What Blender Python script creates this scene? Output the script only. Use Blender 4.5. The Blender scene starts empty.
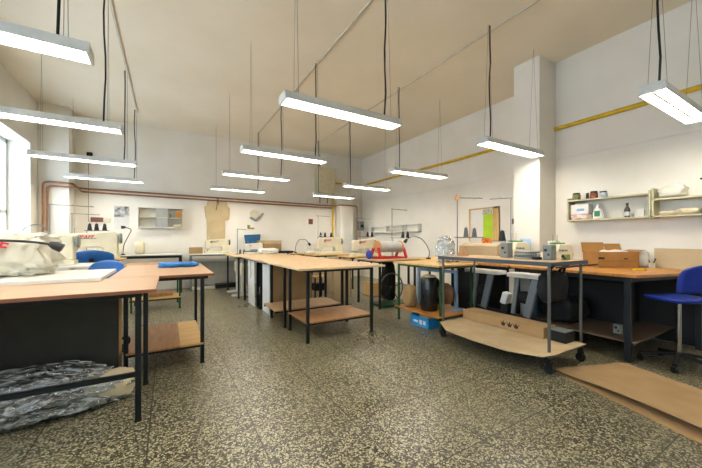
import bpy, math, random
from mathutils import Vector, Matrix, noise, Euler
random.seed(7)
SC = bpy.context.scene
C = SC.collection
PI = math.pi
def hexc(h):
    h = h.lstrip('#'); r = []
    for i in (0, 2, 4):
        v = int(h[i:i+2], 16)/255
        r.append(v/12.92 if v <= .04045 else ((v+.055)/1.055)**2.4)
    return (*r, 1)
MC = {}
def mat(name, c, c2=None, scale=8, rough=.55, metal=0, bump=0, bscale=40, stretch=None, spec=.5, detail=5, alpha=1, trans=0, coat=0):
    if name in MC: return MC[name]
    m = bpy.data.materials.new(name); m.use_nodes = True; MC[name] = m
    nt = m.node_tree; N = nt.nodes; L = nt.links; b = N['Principled BSDF']
    b.inputs['Base Color'].default_value = hexc(c); b.inputs['Roughness'].default_value = rough
    b.inputs['Metallic'].default_value = metal; b.inputs['Specular IOR Level'].default_value = spec
    b.inputs['Alpha'].default_value = alpha; b.inputs['Transmission Weight'].default_value = trans
    b.inputs['Coat Weight'].default_value = coat
    tc = N.new('ShaderNodeTexCoord'); mp = N.new('ShaderNodeMapping'); L.new(tc.outputs['Object'], mp.inputs[0])
    if stretch: mp.inputs['Scale'].default_value = stretch
    n = N.new('ShaderNodeTexNoise'); n.inputs['Scale'].default_value = scale; n.inputs['Detail'].default_value = detail
    L.new(mp.outputs[0], n.inputs['Vector'])
    mx = N.new('ShaderNodeMix'); mx.data_type = 'RGBA'
    ca = hexc(c); cb = hexc(c2) if c2 else tuple([x*.86 for x in ca[:3]]+[1])
    mx.inputs[6].default_value = ca; mx.inputs[7].default_value = cb
    r = N.new('ShaderNodeMapRange'); r.inputs[1].default_value = .35; r.inputs[2].default_value = .65
    L.new(n.outputs[0], r.inputs[0]); L.new(r.outputs[0], mx.inputs[0]); L.new(mx.outputs[2], b.inputs['Base Color'])
    if bump:
        n2 = N.new('ShaderNodeTexNoise'); n2.inputs['Scale'].default_value = bscale; n2.inputs['Detail'].default_value = 6
        L.new(mp.outputs[0], n2.inputs['Vector'])
        bp = N.new('ShaderNodeBump'); bp.inputs['Strength'].default_value = bump; bp.inputs['Distance'].default_value = .01
        L.new(n2.outputs[0], bp.inputs['Height']); L.new(bp.outputs[0], b.inputs['Normal'])
    return m
def emis(name, c, s):
    m = bpy.data.materials.new(name); m.use_nodes = True; N = m.node_tree.nodes
    b = N['Principled BSDF']; b.inputs['Base Color'].default_value = hexc(c)
    b.inputs['Emission Color'].default_value = hexc(c); b.inputs['Emission Strength'].default_value = s
    return m

# ---------------------------------------------------------------- helpers
def wloc(o):
    v = Vector((0, 0, 0))
    while o is not None: v += o.location; o = o.parent
    return v
class MB:
    def __init__(s): s.v = []; s.f = []; s.sm = []
    def add(s, vs, fs, smooth=False):
        k = len(s.v); s.v += [Vector(p) for p in vs]; s.f += [tuple(i+k for i in f) for f in fs]; s.sm += [smooth]*len(fs); return s
    def box(s, x0, x1, y0, y1, z0, z1):
        return s.add([(x0,y0,z0),(x1,y0,z0),(x1,y1,z0),(x0,y1,z0),(x0,y0,z1),(x1,y0,z1),(x1,y1,z1),(x0,y1,z1)],
              [(0,3,2,1),(4,5,6,7),(0,1,5,4),(1,2,6,5),(2,3,7,6),(3,0,4,7)])
    def obox(s, c, size, rot=(0,0,0)):
        R = Euler(rot).to_matrix(); a, b, d = [q/2 for q in size]; c = Vector(c)
        vs = [c+R@Vector(p) for p in [(-a,-b,-d),(a,-b,-d),(a,b,-d),(-a,b,-d),(-a,-b,d),(a,-b,d),(a,b,d),(-a,b,d)]]
        return s.add(vs, [(0,3,2,1),(4,5,6,7),(0,1,5,4),(1,2,6,5),(2,3,7,6),(3,0,4,7)])
    def bar(s, p0, p1, w, h=None):
        p0 = Vector(p0); p1 = Vector(p1); d = (p1-p0).normalized(); h = h or w
        u = d.cross(Vector((0,0,1))) if abs(d.z) < .95 else d.cross(Vector((0,1,0)))
        u.normalize(); n = u.cross(d).normalized(); u = u*w/2; n = n*h/2
        vs = [p0-u-n,p0+u-n,p0+u+n,p0-u+n,p1-u-n,p1+u-n,p1+u+n,p1-u+n]
        return s.add(vs, [(0,1,2,3),(7,6,5,4),(1,0,4,5),(2,1,5,6),(3,2,6,7),(0,3,7,4)])
    def tube(s, pts, r, seg=10, cap=True):
        pts = [Vector(p) for p in pts]; n = len(pts); rs = r if isinstance(r, (list, tuple)) else [r]*n
        vs = []; fs = []; up = None
        for i, p in enumerate(pts):
            d = (pts[min(i+1,n-1)]-pts[max(i-1,0)]).normalized()
            if up is None: up = Vector((0,0,1)) if abs(d.z) < .9 else Vector((1,0,0))
            u = d.cross(up).normalized(); w = u.cross(d).normalized(); up = w
            for k in range(seg):
                a = 2*PI*k/seg; vs.append(p+(u*math.cos(a)+w*math.sin(a))*rs[i])
        for i in range(n-1):
            for k in range(seg):
                a = i*seg+k; b = i*seg+(k+1)%seg; fs.append((a, b, b+seg, a+seg))
        s.add(vs, fs, True)
        if cap:
            s.add(vs[:seg], [tuple(range(seg))[::-1]]); s.add(vs[-seg:], [tuple(range(seg))])
        return s
    def lathe(s, c, prof, seg=20, axis='z'):
        c = Vector(c); vs = []; fs = []
        for (r, h) in prof:
            for k in range(seg):
                a = 2*PI*k/seg; x, y = r*math.cos(a), r*math.sin(a)
                vs.append(c+(Vector((x,y,h)) if axis == 'z' else Vector((h,x,y)) if axis == 'x' else Vector((y,h,x))))
        for i in range(len(prof)-1):
            for k in range(seg):
                a = i*seg+k; b = i*seg+(k+1)%seg; fs.append((a, b, b+seg, a+seg))
        s.add(vs, fs, True)
        s.add(vs[:seg], [tuple(range(seg))[::-1]]); s.add(vs[-seg:], [tuple(range(seg))])
        return s
    def prism(s, poly, z0, z1):           # poly in xy
        n = len(poly); vs = [(x,y,z0) for x,y in poly]+[(x,y,z1) for x,y in poly]
        return s.add(vs, [tuple(range(n))[::-1], tuple(range(n,2*n))]+[(i,(i+1)%n,(i+1)%n+n,i+n) for i in range(n)])
    def prismY(s, poly, y0, y1):          # poly in xz, extruded along y
        n = len(poly); vs = [(x,y0,z) for x,z in poly]+[(x,y1,z) for x,z in poly]
        return s.add(vs, [tuple(range(n)), tuple(range(n,2*n))[::-1]]+[(i,i+n,(i+1)%n+n,(i+1)%n) for i in range(n)])
    def prismX(s, poly, x0, x1):          # poly in yz
        n = len(poly); vs = [(x0,y,z) for y,z in poly]+[(x1,y,z) for y,z in poly]
        return s.add(vs, [tuple(range(n))[::-1], tuple(range(n,2*n))]+[(i,(i+1)%n,(i+1)%n+n,i+n) for i in range(n)])
    def blob(s, c, size, seed=0, amp=.12, freq=2.2, sub=32, pw=.6, flat=.0, rid=0, tight=None):
        """crumpled soft rounded-box body resting with its base at c.z"""
        c = Vector(c); vs = []; fs = []; a, b, h = size[0]/2, size[1]/2, size[2]
        nu, nv = sub, sub//2
        sg = lambda t: math.copysign(abs(t)**pw, t)
        for j in range(nv+1):
            ph = -PI/2+PI*j/nv
            for i in range(nu):
                th = 2*PI*i/nu
                d = Vector((sg(math.cos(ph))*sg(math.cos(th)), sg(math.cos(ph))*sg(math.sin(th)), sg(math.sin(ph))))
                q = d*freq+Vector((seed*7.3, seed*3.1, seed))
                k = 1+amp*noise.noise(q)*2+amp*.5*noise.noise(q*2.7)+amp*.3*noise.noise(q*6)
                if rid: k += rid*(abs(noise.noise(q*3.1+Vector((9,9,9))))-.2)
                p = Vector((d.x*a*k, d.y*b*k, h/2+d.z*h/2*k))
                if p.z < 0.0: p.z = 0.0
                if tight: p = tight(p)
                vs.append(c+p)
        for j in range(nv):
            for i in range(nu):
                x = j*nu+i; y = j*nu+(i+1)%nu; fs.append((x, y, y+nu, x+nu))
        return s.add(vs, fs, True)
    def build(s, name, m, parent=None, org=None, world=True, bevel=0, kind=None, seg=2):
        off = Vector(org) if org is not None else (wloc(parent) if (parent and world) else Vector((0,0,0)))
        me = bpy.data.meshes.new(name); me.from_pydata([v-off for v in s.v], [], s.f); me.update()
        for p, q in zip(me.polygons, s.sm): p.use_smooth = q
        me.materials.append(m); o = bpy.data.objects.new(name, me); C.objects.link(o)
        if parent: o.parent = parent
        else: o.location = off
        if bevel:
            md = o.modifiers.new('bevel', 'BEVEL'); md.width = bevel; md.segments = seg; md.limit_method = 'ANGLE'
        if kind: o['kind'] = kind
        return o
def tag(o, label, cat, group=None):
    o['label'] = label; o['category'] = cat
    if group: o['group'] = group
    return o
def thing(name, label, cat, loc, rz=0, group=None):
    o = bpy.data.objects.new(name, None); o.empty_display_size = .1; C.objects.link(o)
    o.location = loc; o.rotation_euler = (0, 0, rz); return tag(o, label, cat, group)
def dup(root, loc, rz, label, group=None):
    r = root.copy(); C.objects.link(r); r.location = loc; r.rotation_euler = (0, 0, rz); r['label'] = label
    if group: r['group'] = group
    def rec(a, b):
        for ch in list(a.children):
            c = ch.copy(); C.objects.link(c); c.parent = b; rec(ch, c)
    rec(root, r); return r
def struct(name, mb, m, **k): return mb.build(name, m, kind='structure', **k)
def text(name, body, size, m, parent, loc, rot, depth=.001, shear=0):
    cu = bpy.data.curves.new(name, 'FONT'); cu.body = body; cu.size = size; cu.extrude = depth; cu.align_x = 'CENTER'; cu.align_y = 'CENTER'; cu.shear = shear
    cu.offset = size*.02
    t = bpy.data.objects.new('tmp', cu); C.objects.link(t)
    dg = bpy.context.evaluated_depsgraph_get(); me = bpy.data.meshes.new_from_object(t.evaluated_get(dg))
    bpy.data.objects.remove(t); me.materials.clear(); me.materials.append(m)
    o = bpy.data.objects.new(name, me); C.objects.link(o); o.parent = parent; o.location = loc; o.rotation_euler = rot
    return o

# ---------------------------------------------------------------- materials
M_wall = mat('wall_paint', 'ebe7de', 'e4dfd3', scale=1.5, rough=.8, bump=.15, bscale=30)
M_ceil = mat('ceiling_paint', 'ece3d0', 'e6dcc6', scale=1.1, rough=.85, bump=.1, bscale=20)
M_gold = mat('pale_pine', 'd0ac70', 'bf9858', scale=3, rough=.5, stretch=(1, 9, 1))
M_pink = mat('pale_beech_laminate', 'bd9a7a', 'b38e6c', scale=2.5, rough=.42, stretch=(1, 12, 1))
M_pinkedge = mat('beech_edge', '8a5638', rough=.6)
M_cut = mat('worn_cutting_board', 'c6a67e', 'b4946a', scale=3.5, rough=.5, stretch=(8, 1, 1))
M_oak = mat('orange_oak', 'bd843e', 'a8702e', scale=3, rough=.38, stretch=(1, 9, 1))
M_brown = mat('brown_ply', 'a97f56', '966c44', scale=4, rough=.5, stretch=(9, 1, 1))
M_shelfb = mat('pale_ply', 'bd9c74', 'ac8a62', scale=4, rough=.5, stretch=(9, 1, 1))
M_dkshelf = mat('dim_brown_ply', '5e4c3a', '4f3f30', scale=4, rough=.6)
M_black = mat('black_steel', '0c0f10', rough=.5, spec=.4)
M_blue_st = mat('dark_petrol_steel', '0c1518', rough=.5, spec=.4)
M_green = mat('green_steel', '184a2a', rough=.4)
M_grey_st = mat('grey_steel', '6d6f6c', rough=.35, metal=.6)
M_chrome = mat('chrome', 'b9bab8', rough=.2, metal=1)
M_whitelam = mat('white_laminate', 'dfddd3', 'd6d3c7', rough=.35)
M_greylam = mat('blue_grey_edge', '3c4850', rough=.5)
M_char = mat('charcoal_board', '3c3e39', '353732', scale=5, rough=.65)
M_chip = mat('chipboard', 'c2a069', '8f7040', scale=120, rough=.8)
M_card = mat('cardboard', 'a98a60', '9d7e55', scale=5, rough=.85, bump=.1, bscale=60)
M_cardl = mat('pale_cardboard', 'c4ad88', 'b8a07a', scale=5, rough=.85)
M_cardo = mat('orange_cardboard', 'ad7d42', '9f7038', scale=5, rough=.8)
M_white = mat('white_board', 'dcdad6', 'cfcdc8', scale=3, rough=.6)
M_lamp = mat('lamp_enamel', 'd9d9d4', rough=.35)
M_wire = mat('steel_wire', '8a857a', rough=.4, metal=.5)
M_cord = mat('black_cord', '111110', rough=.5)
M_cordg = mat('grey_conduit', 'cfc8b6', rough=.6)
M_copper = mat('copper_pipe', 'a8754e', '8a6046', scale=12, rough=.4, metal=.4)
M_brpipe = mat('brown_painted_pipe', '8d735a', rough=.5)
M_yel = mat('yellow_gas_pipe', 'dcb61c', 'c9a315', scale=10, rough=.45)
M_mach = mat('cream_enamel', 'dcd5bb', 'd3cbae', rough=.35)
M_machw = mat('white_enamel', 'e4e4dc', rough=.3)
M_mgrey = mat('grey_enamel', '7e8480', rough=.4)
M_red = mat('red_paint', 'c2232a', rough=.4)
M_bluep = mat('blue_plastic', '2168b8', '1c5ca6', rough=.42)
M_bluer = mat('royal_blue_plastic', '1a38a0', '163090', rough=.45)
M_bluef = mat('blue_cloth', '3f86c8', '2f74b6', scale=10, rough=.85, bump=.4, bscale=25)
M_bluebag = mat('petrol_blue_bag', '28668f', '1f567d', scale=8, rough=.6, bump=.3, bscale=20)
M_bag = mat('milky_plastic', 'dbd9cc', 'cfccbb', scale=4, rough=.32, bump=.35, bscale=9)
M_cone = mat('grey_thread', '5c5f63', rough=.9, bump=.3, bscale=200)
M_coneb = mat('black_thread', '26262b', rough=.9)
M_alu = mat('brushed_aluminium', '848c90', rough=.4, metal=.5)
M_fabgrey = mat('grey_fabric_roll', 'b4b4b2', 'a3a3a0', scale=6, rough=.9, bump=.3, bscale=80)
M_wood = mat('turned_wood', 'c98e55', rough=.55)
M_dark = mat('dark_cloth', '0d0e10', '08090a', scale=6, rough=.75, bump=.5, bscale=12)
M_shelfg = mat('olive_cream_shelf', 'c7c3a0', 'bdb893', rough=.5)
M_tan = mat('tan_hardboard', 'c4b08c', 'b9a480', scale=4, rough=.7)
M_frost = mat('bag_film', 'dfe3e2', rough=.2, alpha=.5, bump=.6, bscale=14)
M_cloth = mat('cream_cloth', 'd9cdb0', 'cbbd9d', scale=6, rough=.9, bump=.4, bscale=20)

def film_mat(name, tint, amt):
    m = bpy.data.materials.new(name); m.use_nodes = True; nt = m.node_tree; N = nt.nodes; L = nt.links
    for n in list(N): N.remove(n)
    out = N.new('ShaderNodeOutputMaterial'); tr = N.new('ShaderNodeBsdfTransparent'); tr.inputs[0].default_value = hexc(tint)
    gl = N.new('ShaderNodeBsdfGlossy'); gl.inputs['Roughness'].default_value = .13; df = N.new('ShaderNodeBsdfDiffuse'); df.inputs[0].default_value = hexc('d3dbde')
    tc = N.new('ShaderNodeTexCoord'); mp = N.new('ShaderNodeMapping'); mp.inputs['Scale'].default_value = (3, 8, 8); mp.inputs['Rotation'].default_value = (0, .5, .4)
    n = N.new('ShaderNodeTexNoise'); n.inputs['Scale'].default_value = 2.4; n.inputs['Detail'].default_value = 4; n.inputs['Distortion'].default_value = 1.2
    L.new(tc.outputs['Object'], mp.inputs[0]); L.new(mp.outputs[0], n.inputs['Vector'])
    bp = N.new('ShaderNodeBump'); bp.inputs['Strength'].default_value = 1; bp.inputs['Distance'].default_value = .05
    L.new(n.outputs[0], bp.inputs['Height']); L.new(bp.outputs[0], gl.inputs['Normal'])
    n2 = N.new('ShaderNodeTexNoise'); n2.inputs['Scale'].default_value = 1.6; n2.inputs['Detail'].default_value = 6; n2.inputs['Distortion'].default_value = 2.2; L.new(mp.outputs[0], n2.inputs['Vector'])
    r = N.new('ShaderNodeMapRange'); r.inputs[1].default_value = .47; r.inputs[2].default_value = .66; r.inputs[3].default_value = .0; r.inputs[4].default_value = amt
    L.new(n2.outputs[0], r.inputs[0])
    m1 = N.new('ShaderNodeMixShader'); m1.inputs[0].default_value = .38; L.new(tr.outputs[0], m1.inputs[1]); L.new(gl.outputs[0], m1.inputs[2])
    mx = N.new('ShaderNodeMixShader'); L.new(r.outputs[0], mx.inputs[0]); L.new(m1.outputs[0], mx.inputs[1]); L.new(df.outputs[0], mx.inputs[2]); L.new(mx.outputs[0], out.inputs[0])
    return m
M_film = film_mat('clear_plastic_film', 'cfdfe4', .65)
M_glass = bpy.data.materials.new('window_glass'); M_glass.use_nodes = True
nt = M_glass.node_tree
for n in list(nt.nodes): nt.nodes.remove(n)
o_ = nt.nodes.new('ShaderNodeOutputMaterial'); t_ = nt.nodes.new('ShaderNodeBsdfTransparent'); g_ = nt.nodes.new('ShaderNodeBsdfGlossy')
g_.inputs['Roughness'].default_value = .02; x_ = nt.nodes.new('ShaderNodeMixShader'); x_.inputs[0].default_value = .06
nt.links.new(t_.outputs[0], x_.inputs[1]); nt.links.new(g_.outputs[0], x_.inputs[2]); nt.links.new(x_.outputs[0], o_.inputs[0])

def terrazzo():
    m = bpy.data.materials.new('terrazzo'); m.use_nodes = True; nt = m.node_tree; N = nt.nodes; L = nt.links
    b = N['Principled BSDF']
    tc = N.new('ShaderNodeTexCoord')
    def vor(scale, feat='F1', rnd=1):
        v = N.new('ShaderNodeTexVoronoi'); v.feature = feat; v.inputs['Scale'].default_value = scale; v.inputs['Randomness'].default_value = rnd
        L.new(wp.outputs[0], v.inputs['Vector']); return v
    wn = N.new('ShaderNodeTexNoise'); wn.inputs['Scale'].default_value = 60; L.new(tc.outputs['Object'], wn.inputs['Vector'])
    ws = N.new('ShaderNodeVectorMath'); ws.operation = 'SCALE'; ws.inputs['Scale'].default_value = .012; L.new(wn.outputs['Color'], ws.inputs[0])
    wp = N.new('ShaderNodeVectorMath'); wp.operation = 'ADD'; L.new(tc.outputs['Object'], wp.inputs[0]); L.new(ws.outputs[0], wp.inputs[1])
    v = vor(108)
    sep = N.new('ShaderNodeSeparateColor'); L.new(v.outputs['Color'], sep.inputs[0])
    cr = N.new('ShaderNodeValToRGB'); L.new(sep.outputs[0], cr.inputs[0]); cr.color_ramp.interpolation = 'CONSTANT'
    E = cr.color_ramp.elements; E[0].position = 0; E[0].color = hexc('11120d'); E[1].position = .34; E[1].color = hexc('45422f')
    for p, c in ((.48, '958d70'), (.64, 'bcb494'), (.8, '605a42'), (.88, 'a79f80')):
        e = E.new(p); e.color = hexc(c)
    ve = vor(108, 'DISTANCE_TO_EDGE')
    lt = N.new('ShaderNodeMath'); lt.operation = 'LESS_THAN'; lt.inputs[1].default_value = .05; L.new(ve.outputs[0], lt.inputs[0])
    mx = N.new('ShaderNodeMix'); mx.data_type = 'RGBA'; mx.inputs[7].default_value = hexc('4a4736')
    L.new(lt.outputs[0], mx.inputs[0]); L.new(cr.outputs[0], mx.inputs[6])
    # worn, paler traffic stains
    n = N.new('ShaderNodeTexNoise'); n.inputs['Scale'].default_value = 1.1; n.inputs['Detail'].default_value = 4; L.new(tc.outputs['Object'], n.inputs['Vector'])
    r = N.new('ShaderNodeMapRange'); r.inputs[1].default_value = .42; r.inputs[2].default_value = .62; r.inputs[3].default_value = 0; r.inputs[4].default_value = .3; L.new(n.outputs[0], r.inputs[0])
    m2 = N.new('ShaderNodeMix'); m2.data_type = 'RGBA'; m2.inputs[7].default_value = hexc('7d775f'); L.new(r.outputs[0], m2.inputs[0]); L.new(mx.outputs[2], m2.inputs[6])
    # joints
    sx = N.new('ShaderNodeSeparateXYZ'); L.new(tc.outputs['Object'], sx.inputs[0]); prev = None
    for ax, off in ((0, .474), (1, 1.78)):
        a = N.new('ShaderNodeMath'); a.operation = 'SUBTRACT'; a.inputs[1].default_value = off-11.6; L.new(sx.outputs[ax], a.inputs[0])
        q = N.new('ShaderNodeMath'); q.operation = 'MODULO'; q.inputs[1].default_value = .58; L.new(a.outputs[0], q.inputs[0])
        l = N.new('ShaderNodeMath'); l.operation = 'LESS_THAN'; l.inputs[1].default_value = .008; L.new(q.outputs[0], l.inputs[0])
        if prev:
            k = N.new('ShaderNodeMath'); k.operation = 'MAXIMUM'; L.new(prev.outputs[0], k.inputs[0]); L.new(l.outputs[0], k.inputs[1]); prev = k
        else: prev = l
    js = N.new('ShaderNodeMath'); js.operation = 'MULTIPLY'; js.inputs[1].default_value = .9; L.new(prev.outputs[0], js.inputs[0])
    m3 = N.new('ShaderNodeMix'); m3.data_type = 'RGBA'; m3.inputs[7].default_value = hexc('2c2a1e'); L.new(js.outputs[0], m3.inputs[0]); L.new(m2.outputs[2], m3.inputs[6])
    L.new(m3.outputs[2], b.inputs['Base Color'])
    rr = N.new('ShaderNodeMapRange'); rr.inputs[3].default_value = .2; rr.inputs[4].default_value = .42; L.new(n.outputs[0], rr.inputs[0]); L.new(rr.outputs[0], b.inputs['Roughness'])
    b.inputs['Specular IOR Level'].default_value = .5
    return m
M_floor = terrazzo()
M_tubeS = emis('lit_tube', 'fff6e6', 33)

# ---------------------------------------------------------------- the room
XL, XR, XR2, YB, YF, ZC = -2.2, 5.1, 5.6, 8.8, -2.6, 3.9
struct('floor', MB().box(XL-.4, XR2+.3, YF-.2, YB+.2, -.1, 0), M_floor)
struct('ceiling', MB().box(XL-.4, XR2+.3, YF-.2, YB+.2, ZC, ZC+.15), M_ceil)
struct('wall_back', MB().box(XL-.4, XR2+.3, YB, YB+.2, 0, ZC), M_wall)
struct('wall_front', MB().box(XL-.4, XR2+.3, YF-.2, YF, 0, ZC), M_wall)
struct('wall_right', MB().box(XR, XR2+.3, YF, 2.51, 0, ZC).box(XR2, XR2+.3, 2.91, YB, 0, ZC), M_wall)
struct('pillar', MB().box(4.67, XR2+.29, 2.515, 2.905, 0, ZC), M_wall)
struct('pilaster', MB().box(XL, -1.73, 8.35, YB, 0, ZC), M_wall, bevel=.01)
struct('pilaster.001', MB().box(4.6, 5.05, 8.45, YB, 0, 2.45), M_wall, bevel=.01)
# left wall with window openings
wins = [(6.1, 7.98), (3.3, 5.2), (.5, 2.4), (-2.2, -.4)]
Z0, Z1 = 1.0, 3.0
w = MB(); prev = YB
w.box(XL-.4, XL, YF, YB, 0, Z0).box(XL-.4, XL, YF, YB, Z1, ZC)
ys = [YF]
for a, b in sorted(wins): ys += [a, b]
ys.append(YB)
for i in range(0, len(ys), 2): w.box(XL-.4, XL, ys[i], ys[i+1], Z0, Z1)
struct('wall_left', w, M_wall)
for i, (a, b) in enumerate(wins):
    f = MB(); x0, x1 = XL-.36, XL-.3
    f.box(x0, x1, a, a+.07, Z0, Z1).box(x0, x1, b-.07, b, Z0, Z1).box(x0, x1, a, b, Z0, Z0+.07).box(x0, x1, a, b, Z1-.07, Z1)
    f.box(x0, x1, (a+b)/2-.05, (a+b)/2+.05, Z0, Z1).box(x0, x1, a, b, 1.66, 1.74)
    fo = struct('window_%d' % (i+1), f, M_machw, bevel=.006)
    MB().box(XL-.335, XL-.33, a+.07, b-.07, Z0+.07, Z1-.07).build('pane', M_glass, fo)
    MB().box(XL-.3, XL+.03, a, b, Z0, Z0+.03).build('window_sill', M_machw, fo)
# ledge where the lower paint build-up ends
t = MB().box(XR-.014, XR, YF, 2.51, 2.42, 2.44).box(XR2-.014, XR2, 2.91, YB, 2.42, 2.44).box(-1.73, 4.6, YB-.014, YB, 2.42, 2.44)
struct('trim_1', t, M_wall)

# ---------------------------------------------------------------- pipes and conduits
def pipe(name, pts, r, m, label, cat='pipe', group=None, seg=10):
    o = MB(); P = [Vector(p) for p in pts]; Q = [P[0]]
    for i in range(1, len(P)-1):
        a = (P[i-1]-P[i]); b = (P[i+1]-P[i]); k = min(.07, a.length/2.2, b.length/2.2); a.normalize(); b.normalize()
        for t in (0, .25, .5, .75, 1): Q.append((P[i]+a*k)*(1-t)**2+P[i]*2*t*(1-t)+(P[i]+b*k)*t*t)
    Q.append(P[-1])
    return tag(o.tube(Q, r, seg).build(name, m, org=P[0]), label, cat, group)
pipe('heating_pipe', [(-2.1,8.27,.9),(-2.1,8.27,2.34),(-1.66,8.27,2.34),(-1.66,8.70,2.31),(4.5,8.70,2.27),(4.52,8.37,2.27),(5.15,8.37,2.27),(5.15,8.37,1.2)], .02, M_copper, 'upper copper heating pipe under the back wall ledge, running down at both ends')
pipe('heating_pipe', [(-2.04,8.29,.9),(-2.04,8.29,2.27),(-1.6,8.29,2.27),(-1.6,8.715,2.24),(4.45,8.715,2.20)], .018, M_copper, 'lower copper heating pipe just beneath the upper one along the back wall')
pipe('gas_pipe', [(5.06,-2.5,2.9),(5.06,2.5,2.88)], .03, M_yel, 'yellow gas pipe along the upper right wall in front of the pillar')
g2 = pipe('gas_pipe', [(5.56,2.93,2.99),(5.56,8.72,3.0),(4.48,8.74,3.0),(4.48,8.74,1.15)], .03, M_yel, 'yellow gas pipe behind the pillar turning down the back wall beside the boiler')
for x, lb in ((-.56, 'ceiling conduit above the left row of lamps'), (1.97, 'ceiling conduit above the middle row of lamps'), (3.58, 'ceiling conduit above the right row of lamps')):
    tag(MB().box(x-.012, x+.012, -2.5, 7.95, ZC-.02, ZC).build('ceiling_conduit', M_cordg, org=(x, 2.7, ZC)), 'pale '+lb, 'conduit')
# thin risers on the back wall
tag(MB().tube([(-1.5,8.78,3.0),(-1.5,8.78,1.6)], .006, 6).build('wall_cable', M_wire, org=(-1.5,8.78,1.6)), 'thin grey cable running down the back wall right of the corner pilaster', 'cable')
tag(MB().box(-1.53,-1.43,8.75,8.8,3.02,3.12).build('junction_box', M_cord, org=(-1.48,8.78,3.02), bevel=.005), 'small black junction box high on the back wall left corner', 'junction box')

# ---------------------------------------------------------------- lamps
LG = 'hanging fluorescent lamps'
def make_lamp(label):
    t = thing('fluorescent_lamp', label, 'lamp', (0,0,0), 0, LG)
    h = MB(); L2, W = .61, .092
    # channel housing: trapezoid section open at the bottom
    prof = [(-W,0),(-W,.008),(-.075,.07),(.075,.07),(W,.008),(W,0),(W-.012,0),(.065,.058),(-.065,.058),(-W+.012,0)]
    h.prismX(prof, -L2, L2); h.build('housing', M_lamp, t, world=False)
    for s in (-1, 1):
        MB().prismX([(-W,-.002),(-W,.012),(-.077,.073),(.077,.073),(W,.012),(W,-.002)], *sorted((s*L2, s*(L2+.018)))).build('end_cap', M_lamp, t, world=False, bevel=.003)
        MB().prismX([(s*.012,.02),(s*.012,.01),(s*.076,.006),(s*.076,.016),(s*.055,.042)][::s], -L2+.03, L2-.03).build('light_tube', M_tubeS, t, world=False)
    lv = MB().box(-L2+.01, L2-.01, -.009, .009, -.001, .03)
    for k in range(1, 24):
        x = -L2+k*2*L2/24; lv.box(x-.0015, x+.0015, -W+.014, W-.014, .001, .006)
    lv.build('louvre', M_lamp, t, world=False)
    for x in (-.5, .5):
        for s in (-1, 1):
            MB().tube([(x, s*.06, .07), (x, 0, ZC-2.39)], .0018, 5).build('suspension_wire', M_wire, t, world=False)
    return t
L0 = None
def put_lamp(cx, cy, rz, label, cord):
    global L0
    if L0 is None:
        L0 = make_lamp(label); r = L0; r.location = (cx, cy, 2.39); r.rotation_euler = (0,0,rz)
    else: r = dup(L0, (cx, cy, 2.39), rz, label)
    cords.append((r, cord)); return r
cords = []
for (x, nm, side) in ((-1.06, 'left', 1), (1.47, 'middle', 1), (3.98, 'right', -1)):
    ylist = {'left': [2.62, 4.25, 6.08, 7.8], 'middle': [2.6, 4.34, 6.02, 7.87], 'right': [.93, 2.48, 4.28, 6.0, 7.7]}[nm]
    words = ['nearest in view', 'second from the camera', 'third from the camera', 'fourth from the camera', 'farthest from the camera']
    for i, y in enumerate(ylist):
        wd = 'farthest' if i == len(ylist)-1 else ['nearest', 'second nearest', 'third nearest', 'fourth nearest'][i]
        rz = {('right', 1): .0, ('right', 2): -.03, ('left', 0): .02, ('middle', 1): .03}.get((nm, i), 0)
        put_lamp(x-(.03 if (nm,i)==('right',1) else 0), y, rz, 'white hanging twin tube fluorescent lamp, %s of the %s row' % (wd, nm), side)
put_lamp(-1.06, .8, 0, 'white hanging twin tube lamp out of the picture beside the camera', 1)
put_lamp(1.47, -.95, 0, 'white hanging twin tube lamp behind the camera', 1)
for r, s in cords:
    x = s*.47; z1 = ZC-2.39-.01; w = random.uniform(-.012, .012)
    pts = [(x, 0, z1)]+[(x+w*math.sin(k*1.3)+(.03*s if k == 5 else 0)*0, .012*math.cos(k*1.9), z1-(z1-.09)*k/6) for k in range(1, 6)]+[(x-.01*s, 0, .085), (x-.03*s, 0, .072)]
    MB().tube(pts, .0085, 8).build('power_cord', M_cord, r, world=False)

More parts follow.
